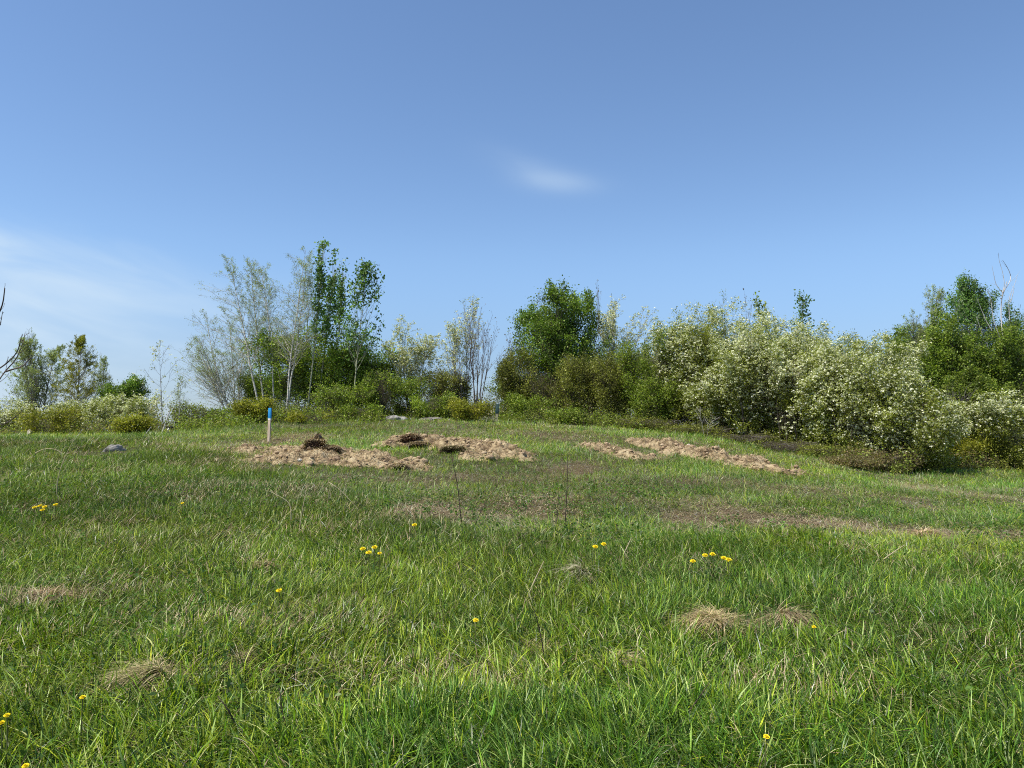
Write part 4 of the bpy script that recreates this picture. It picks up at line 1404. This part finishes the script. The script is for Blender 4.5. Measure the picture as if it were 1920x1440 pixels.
def stake(label, px, py, top, wpx, d, mats, frac, rot, lean):
    b = base(px, d)
    z = at(px, py, d).z
    b.z = min(b.z, z) if abs(b.z - z) < .5 else b.z
    H = at(px, top, d).z - b.z
    w = wpx / F * d
    root = empty('survey_stake', b, label, 'stake', None)
    root.rotation_euler = (0, 0, rot)
    zb = H * (1 - frac)
    V, Fs = box(w * .86, w * .42, -.2, zb, 1.0, .003, lean)
    mesh_obj('board', V, Fs, M[mats[0]], root)
    V, Fs = box(w, w * .5, zb - .012, H, 1.02, .006, lean)
    V[:, 0] += 0
    mesh_obj('painted_top', V, Fs, M[mats[1]], root)
    if mats[2]:
        V, Fs = box(w * .92, w * .46, zb - .055, zb - .012, 1.0, .002, lean)
        mesh_obj('white_band', V, Fs, M[mats[2]], root)
    return root


stake('weathered wooden survey stake with a bright blue painted top', 505, 830, 765, 6.4, 19.6, ('wood', 'blue_paint', 'white_paint'), .29, -.4, (.03, 0))
stake('small dull green-grey stake before the dark rock, right of the yellow-green bush', 931, 797, 757, 6, 26.6, ('wood_old', 'green_paint', None), .45, -.2, (.04, 0))


# ------------------------------------------------------------------ bare branches given as drawn lines at their own depth
def stick_thing(name, label, cat, lines, d, r, mat, seed, group=None, twigs=0, spread=.25, part=None, foot=None):
    """lines: list of photo polylines of one dead branch or stalk; built round, with real wander in depth"""
    rng = srand(seed)
    f = foot if foot is not None else lines[0][0]
    b = at(f[0], f[1], d)
    Vs, Qs, off = [], [], 0
    for li, ln in enumerate(lines):
        P = np.array([at(x, y, d)[:] for x, y in ln])
        t = np.linspace(0, 1, len(P))
        tt = np.linspace(0, 1, max(6, len(P) * 3))
        Pd = np.stack([np.interp(tt, t, P[:, k]) for k in range(3)], 1)
        Pd = (Pd + np.roll(Pd, 1, 0) + np.roll(Pd, -1, 0)) / 3 if len(P) > 2 else Pd
        Pd[0], Pd[-1] = P[0], P[-1]
        wander = np.cumsum(rng.normal(0, spread * .12, len(tt)))
        dep = wander * np.linalg.norm(P[-1] - P[0]) * .6
        if li == 0: dep -= dep[0]
        dirv = unit(Pd - np.array([0, 0, EYE]))
        Pd = Pd + dirv * dep[:, None]
        rad = (r if li == 0 else r * .55) * np.linspace(1, .3, len(tt))
        V, Q = tubes((Pd - np.array(b))[None], rad[None], 6)
        Vs.append(V); Qs.append(Q + off); off += len(V)
        if twigs:
            C, rr = kids((Pd - np.array(b))[None], rad[None], twigs, .3, 1, .7, lambda t_, p_: p_ * .16 * (1.2 - t_), 4, .1, .12, rng, .5)
            V, Q = tubes(C, np.maximum(rr, r * .12), 4)
            Vs.append(V); Qs.append(Q + off); off += len(V)
    o = mesh_obj(name, np.concatenate(Vs), [np.concatenate(Qs)], M[mat], smooth=True)
    o.location = b
    return tag(o, label, cat, group)


M['stalk_dark'] = rough_mat('dark_stalk', [(.3, (.030, .022, .016)), (.7, (.09, .065, .05))], 20, .9, .2)
M['stalk_straw'] = rough_mat('straw_stalk', [(.3, (.34, .27, .15)), (.7, (.58, .49, .32))], 20, .8, .1)
# bare tree standing just outside the left edge, its branches reach in
bt = at(-150, 1010, 11.5)
stick_thing('bare_tree', 'bare dark tree at the far left edge whose leafless branches reach into view', 'tree', [
    [(-150, 1010), (-140, 900), (-115, 800), (-80, 700), (-45, 640), (-15, 610), (5, 575), (9, 540)],
    [(-130, 860), (-60, 790), (-10, 725), (10, 695), (30, 675), (40, 650), (44, 640), (47, 624)],
    [(-60, 770), (-15, 700), (15, 680), (33, 660), (38, 640), (42, 626)],
    [(10, 697), (25, 692), (42, 688), (54, 675), (60, 666)],
    [(-140, 880), (-60, 820), (-10, 798), (10, 795), (27, 783), (42, 770)],
    [(-50, 660), (-15, 640), (0, 612), (5, 584)]], 11.5, .024, 'bark_dark', 700, twigs=7)
wt = stick_thing('dead_tree', 'dead white tree with bare forked limbs high at the right edge', 'tree', [
    [(1900, 800), (1893, 700), (1880, 640), (1876, 580), (1880, 549), (1893, 530), (1896, 518), (1890, 503), (1880, 488)],
    [(1880, 549), (1868, 535), (1864, 520), (1860, 498)],
    [(1879, 550), (1884, 534), (1880, 510), (1873, 488), (1872, 474)],
    [(1888, 528), (1884, 540), (1876, 560)],
    [(1893, 600), (1891, 560), (1902, 535), (1908, 515)],
    [(1895, 566), (1900, 548), (1902, 540)],
    [(1880, 645), (1862, 600), (1858, 560), (1850, 540)],
    [(1893, 720), (1845, 637), (1833, 600), (1830, 592)],
    [(1832, 610), (1818, 606), (1812, 592)],
    [(1860, 620), (1848, 600), (1838, 575), (1832, 560)],
    [(1893, 480), (1894, 465)]][:10], 33, .028, 'dead_wood', 701, twigs=3)
stick_thing('dead_stick', 'pale leaning dead stem beside the blossoming sapling', 'stick', [[(303, 815), (310, 795), (320, 764)]], 25, .03, 'dead_wood', 702, 'leaning dead sticks')
stick_thing('dead_stick', 'short pale stick leaning right of the small golden bush', 'stick', [[(268, 824), (276, 810), (284, 800)]], 24, .022, 'dead_wood', 703, 'leaning dead sticks')
stick_thing('dead_stick', 'forked fallen branch in the grass left of the boulder', 'stick', [[(110, 834), (118, 824), (124, 820)], [(130, 826), (145, 818), (156, 804)]], 22.5, .02, 'dead_wood', 704, 'leaning dead sticks')
gk = 'dry weed stalks standing in the grass'
RK = 1.45
ST = [
    ('tall dark weed stalk with side twigs below the middle heap', [[(866, 985), (862, 950), (858, 910), (850, 872), (846, 850)]], 9.4, .0055, 'stalk_dark', 10),
    ('long dark stalk arching right from beside the tall one', [[(888, 990), (905, 950), (928, 915), (948, 890)]], 9.4, .004, 'stalk_dark', 3),
    ('straight dark stalk with short twigs in the middle of the dry patch', [[(1059, 985), (1062, 940), (1064, 900), (1064, 850)]], 9.2, .005, 'stalk_dark', 9),
    ('short dark stalk left of the straight one', [[(1044, 980), (1046, 950), (1048, 915)]], 9.2, .004, 'stalk_dark', 7),
    ('black bent stem in the centre foreground', [[(1034, 1300), (1022, 1240), (1012, 1180), (1000, 1140)]], 4.9, .005, 'stalk_dark', 3),
    ('black stem leaning left in the lower left foreground', [[(474, 1425), (446, 1370), (428, 1330), (408, 1305)]], 3.9, .005, 'stalk_dark', 3),
    ('short upright dark stem under the left dead clump', [[(289, 1360), (284, 1330), (278, 1300)]], 4.2, .005, 'stalk_dark', 2),
    ('thin dark stem beside the leaning black one', [[(552, 1430), (540, 1380), (530, 1340), (524, 1290)]], 3.8, .0035, 'stalk_dark', 2),
    ('dark bramble stem leaning right at the bottom, below the big dead clump', [[(1246, 1392), (1285, 1345), (1330, 1280)]], 3.9, .004, 'stalk_dark', 4),
    ('thick pale broken straw standing in the centre', [[(990, 1118), (1004, 1085), (1020, 1052)]], 6.4, .0065, 'stalk_straw', 0),
    ('feathery pale seed stalk right of the centre', [[(1165, 1050), (1174, 1030), (1184, 1008)]], 7.6, .006, 'stalk_straw', 6),
    ('tall thin straw left of the centre beside the soil heap', [[(560, 1000), (568, 950), (577, 905)]], 8.6, .004, 'stalk_straw', 0),
    ('bent straw leaning over in the left meadow', [[(546, 975), (545, 945), (528, 932), (502, 920)]], 8.8, .004, 'stalk_straw', 0),
    ('long green-white stem rising left of the boulder', [[(106, 945), (107, 900), (120, 860), (138, 825)]], 10.5, .005, 'stalk_straw', 0),
    ('arched straw with drooping tip left of the boulder', [[(66, 850), (80, 842), (98, 841), (112, 846), (117, 854)]], 14, .006, 'stalk_straw', 0),
    ('short forked pale stem at the right of the dry strip', [[(1646, 992), (1645, 980), (1640, 970)], [(1645, 980), (1650, 973), (1643, 968)]], 9.6, .007, 'stalk_straw', 0),
    ('pale straw lying across the dry strip', [[(1330, 978), (1350, 990), (1380, 1003)]], 9.3, .005, 'stalk_straw', 0),
    ('bright broken straw pair in the right foreground', [[(1515, 1218), (1550, 1200), (1590, 1178)], [(1590, 1178), (1612, 1190), (1640, 1208)]], 5.3, .0045, 'stalk_straw', 0),
    ('pale straw leaning right below the dry mat', [[(1496, 1290), (1510, 1275), (1540, 1245)]][:1], 4.9, .0035, 'stalk_straw', 0),
    ('straw stub leaning against the grass at the right', [[(1658, 1048), (1680, 1032), (1696, 1022)]], 7.8, .005, 'stalk_straw', 0),
    ('short pale sticks crossed at the lower left', [[(75, 1325), (66, 1300), (53, 1280)], [(82, 1332), (95, 1305), (112, 1285)]], 4.3, .0055, 'stalk_straw', 0),
    ('pale upright straw near the lower left leaning stem', [[(566, 1420), (560, 1380), (556, 1348)]], 3.8, .004, 'stalk_straw', 0),
    ('long bright straw crossing the grass left of centre', [[(618, 905), (640, 920), (672, 955)], [(652, 965), (664, 952), (672, 955)]], 9.5, .0045, 'stalk_straw', 0),
]
for i, (lab, ln, d, r, mt, tw_) in enumerate(ST):
    stick_thing('weed_stalk', lab, 'dry stalk', ln, d, r * RK, mt, 710 + i, gk, twigs=tw_)


# ------------------------------------------------------------------ dead grass tussocks
def tussock(label, px, py, wpx, hpx, seed, n, cols=None, flatness=1.0, flow=None):
    rng = srand(seed)
    n = int(n * 1.5)
    x0, y0 = hit(px, py)
    b = Vector((x0, y0, gz(x0, y0)))
    s = wpx / F * y0 / 2
    h = hpx / F * y0 * .9
    rr = np.sqrt(rng.random(n))
    a = rng.uniform(0, 6.28, n)
    rr = rr * (.55 + .9 * vnoise(np.cos(a) * 2 + 5, np.sin(a) * 2 + 5, seed + 3))
    x = rr * np.cos(a) * s
    y = rr * np.sin(a) * s * .55
    lump = vnoise(x * 7 + 30, y * 7 + 30, seed)
    z = tz(x + x0, y + y0) - b.z + h * np.clip(1 - rr ** 2, 0, 1) * (.1 + lump * 1.1)
    out = np.where(rng.random(n) < .12, np.arctan2(y, x) + rng.normal(0, .8, n), 12.6 * fbm(x * 7 + seed, y * 7, seed, 2) + rng.normal(0, .5, n))
    if flow is not None:
        out = np.where(rng.random(n) < .6, flow + rng.normal(0, .35, n), out)
    P = np.stack([x, y, z - .02], 1)
    L = np.where(rng.random(n) < .07, rng.uniform(.12, .28, n), rng.uniform(.04, .16, n)) * (.6 + h)
    V, Q, T, m = blades(P, L, rng.uniform(.002, .0045, n) * max(1, y0 / 5.5), out, rng.uniform(.3, 2.0, n), rng.uniform(.3, 1.5, n), 4, rng)
    c = mix_cols((cols or [(.46, .37, .23), (.34, .25, .15), (.58, .49, .33), (.19, .13, .08)]) + [(.12, .19, .02)], [.38, .22, .2, .12, .08], n, rng) * np.array([1.12, 1.1, .95])
    root = empty('dead_grass_tussock', b, label, 'dead grass', 'matted tussocks of dead grass')
    mesh_obj('straw', V, [Q, T], M['straw'], root, attrs={'col': np.repeat(c, m, 0)})['kind'] = 'stuff'
    # matted core
    nu, nv = 40, 10
    u = np.linspace(0, 2 * np.pi, nu, endpoint=False)
    v = np.linspace(0, 1, nv)
    Ug, Vg = np.meshgrid(u, v)
    q = np.cos(Vg * np.pi / 2)
    Xc, Yc = s * .9 * q * np.cos(Ug), s * .5 * q * np.sin(Ug)
    Zc = tz(Xc + x0, Yc + y0) - b.z - .03 + h * .38 * np.sin(Vg * np.pi / 2) * (.6 + .8 * vnoise(Xc * 8 + 9, Yc * 8 + 9, seed))
    V = np.stack([Xc, Yc, Zc], -1).reshape(-1, 3)
    i = np.arange(nv * nu).reshape(nv, nu)
    j = np.roll(i, -1, 1)
    Q = np.stack([i[:-1], j[:-1], j[1:], i[1:]], -1).reshape(-1, 4)
    mesh_obj('thatch', V, [Q], M['thatch'], root)


for a_, k_ in TUS:
    tussock(*a_, **k_)


# ------------------------------------------------------------------ dandelions
M['flower'] = leaf_mat('dandelion_yellow', .12, .8, .05, 3, .2)


def dandelion(label, px, py, seed, size=.042, group='yellow dandelions in the grass', h=None):
    rng = srand(seed)
    x, y = hit(px, py)
    H = h or rng.uniform(.22, .32)
    # the head is seen at px,py: step toward the viewer until a plant of height H fits that line of sight
    u, w = ray(px, py)
    d = y
    for _ in range(40):
        zz = EYE + w * d - gz(u * d, d)
        if zz < H: d -= .03
    b = Vector((u * d, d, gz(u * d, d)))
    H = EYE + w * d - b.z
    size *= min(1, max(.5, d / 7.2))
    root = empty('dandelion', b, label, 'dandelion', group)
    P = polyline(np.zeros((1, 3)), unit(np.array([[rng.normal(0, .06), rng.normal(0, .06), 1.]])), np.array([H]), 5, .02, .03, rng)
    P[0, :, 0] *= np.linspace(1, 0, 5)
    P[0, :, 1] *= np.linspace(1, 0, 5)
    V, Q = tubes(P, np.full((1, 5), .0028), 5)
    mesh_obj('stem', V, [Q], M['petal'], root, attrs={'col': np.tile([.16, .17, .06], (len(V), 1))})
    # florets: rings of narrow rays
    Vs, Qs, Ts, Cs, off = [], [], [], [], 0
    th = np.linspace(0, 2 * np.pi, 12, endpoint=False)
    dome = np.concatenate([[[0, 0, H + size * .26]], np.stack([np.cos(th) * size * .28, np.sin(th) * size * .28, np.full(12, H + size * .16)], 1), np.stack([np.cos(th) * size * .34, np.sin(th) * size * .34, np.full(12, H - size * .02)], 1)])
    for ring, (nr, el_, ln) in enumerate([(26, .25, 1.0), (22, .6, .85), (16, .95, .7), (12, 1.3, .6)]):
        a = np.arange(nr) * 2 * np.pi / nr + rng.normal(0, .05, nr)
        el2 = el_ + rng.normal(0, .08, nr)
        L = size * .5 * ln * rng.uniform(.85, 1.1, nr)
        dx = np.stack([np.cos(a) * np.cos(el2), np.sin(a) * np.cos(el2), np.sin(el2)], 1)
        sd2 = np.stack([-np.sin(a), np.cos(a), np.zeros(nr)], 1)
        c0 = np.array([0, 0, H])
        wv = size * .10
        V = np.stack([c0 + dx * L[:, None] * .1 - sd2 * wv * .4, c0 + dx * L[:, None] * .1 + sd2 * wv * .4, c0 + dx * L[:, None] + sd2 * wv, c0 + dx * L[:, None] - sd2 * wv], 1).reshape(-1, 3)
        Q = (np.arange(nr) * 4)[:, None] + np.arange(4)[None] + off
        Vs.append(V); Qs.append(Q); off += len(V)
        Cs.append(np.tile(np.array([.90, .72, .03]) * (1 - .06 * ring), (len(V), 1)))
    kk = np.arange(12)
    Ts = [np.stack([np.zeros(12, int), 1 + kk, 1 + (kk + 1) % 12], 1) + off]
    Qs.append(np.stack([1 + kk, 13 + kk, 13 + (kk + 1) % 12, 1 + (kk + 1) % 12], 1) + off)
    Vs.append(dome); Cs.append(np.tile([.88, .66, .03], (25, 1)))
    HV = np.concatenate(Vs) - [0, 0, H]
    tc_, ts_ = math.cos(.35), math.sin(.35)
    HV = np.stack([HV[:, 0], HV[:, 1] * tc_ - HV[:, 2] * ts_, HV[:, 1] * ts_ + HV[:, 2] * tc_ + H], 1)
    mesh_obj('flower_head', HV, [np.concatenate(Qs), np.concatenate(Ts)], M['flower'], root, attrs={'col': np.concatenate(Cs)})
    # leaf rosette
    n = 7
    Vb, Q, T, m = blades(np.zeros((n, 3)), rng.uniform(.10, .18, n), rng.uniform(.02, .03, n), np.arange(n) * .9, rng.uniform(.5, 1.0, n), rng.uniform(.3, .8, n), 4, rng)
    mesh_obj('leaf', Vb, [Q, T], M['leaf'], root, attrs={'col': np.tile([.05, .11, .02], (len(Vb), 1))})


DA = [
    (65, 952, 'leftmost bloom of the cluster near the left edge'), (75, 949, 'bloom second from left in the left-edge cluster'), (80, 957, 'lowest bloom of the left-edge cluster'), (84, 951, 'rightmost bloom of the tight left-edge cluster'),
    (104, 947, 'single bloom just right of the left-edge cluster, at the foot of the long pale stem'), (342, 944, 'lone small dandelion in the left meadow below the gravel streak'), (777, 985, 'lone dandelion just in front of the first brown patch'),
    (680, 1030, 'leftmost bloom of the four left of centre'), (702, 1027, 'highest bloom of the four left of centre'), (691, 1037, 'lowest bloom of the four left of centre'), (712, 1038, 'smallest bloom at the right of the four left of centre'),
    (1116, 1026, 'left one of the dandelion pair right of centre'), (1132, 1021, 'right one of the dandelion pair right of centre'),
    (1299, 1053, 'leftmost bloom of the right-hand row'), (1322, 1042, 'second bloom from left in the right-hand row'), (1336, 1040, 'topmost bloom of the right-hand row'), (1357, 1047, 'bloom second from right in the right-hand row'), (1366, 1050, 'rightmost bloom of the right-hand row'),
    (523, 1108, 'lone dandelion above the reddish straw tuft'), (892, 1164, 'lone dandelion in the centre of the foreground'), (155, 1308, 'lone dandelion near the brown tuft at the lower left'), (13, 1342, 'upper one of the two at the lower left corner'),
    (3, 1356, 'lower one of the two, cut by the left edge'), (48, 1437, 'dandelion cut by the bottom edge at the left'), (1437, 1382, 'lone dandelion low in the right foreground'), (1526, 1176, 'half-hidden dandelion right of the grey-brown tussock')]
for i, (px, py, lab) in enumerate(DA):
    dandelion(lab, px, py, 800 + i, size=.054 if i not in (10, 25, 5) else .040)


# ------------------------------------------------------------------ scrap of litter by the sapling
def litter():
    b = base(317, 25)
    b.z = at(317, 815, 25).z
    root = empty('plastic_litter', b, 'crumpled pale yellow and white scrap with a dark top beside the leaning stem', 'litter')
    for nm, c, s, sq, col, r_ in [('white_scrap', (.0, 0, .10), .10, (.8, .6, 1.2), (.72, .72, .62), .5), ('yellow_scrap', (-.12, .02, .13), .07, (1.2, .6, .8), (.62, .66, .10), .5), ('dark_scrap', (.05, .02, .24), .10, (1.3, .6, .5), (.02, .02, .02), .6)]:
        V, T = chunk(srand(int(s * 1000) + len(nm)), c, s, 3, sq)
        m = rough_mat(nm, [(.3, tuple(v * .8 for v in col)), (.7, col)], 12, r_, .4)
        mesh_obj(nm, V, [T], m, root)


litter()
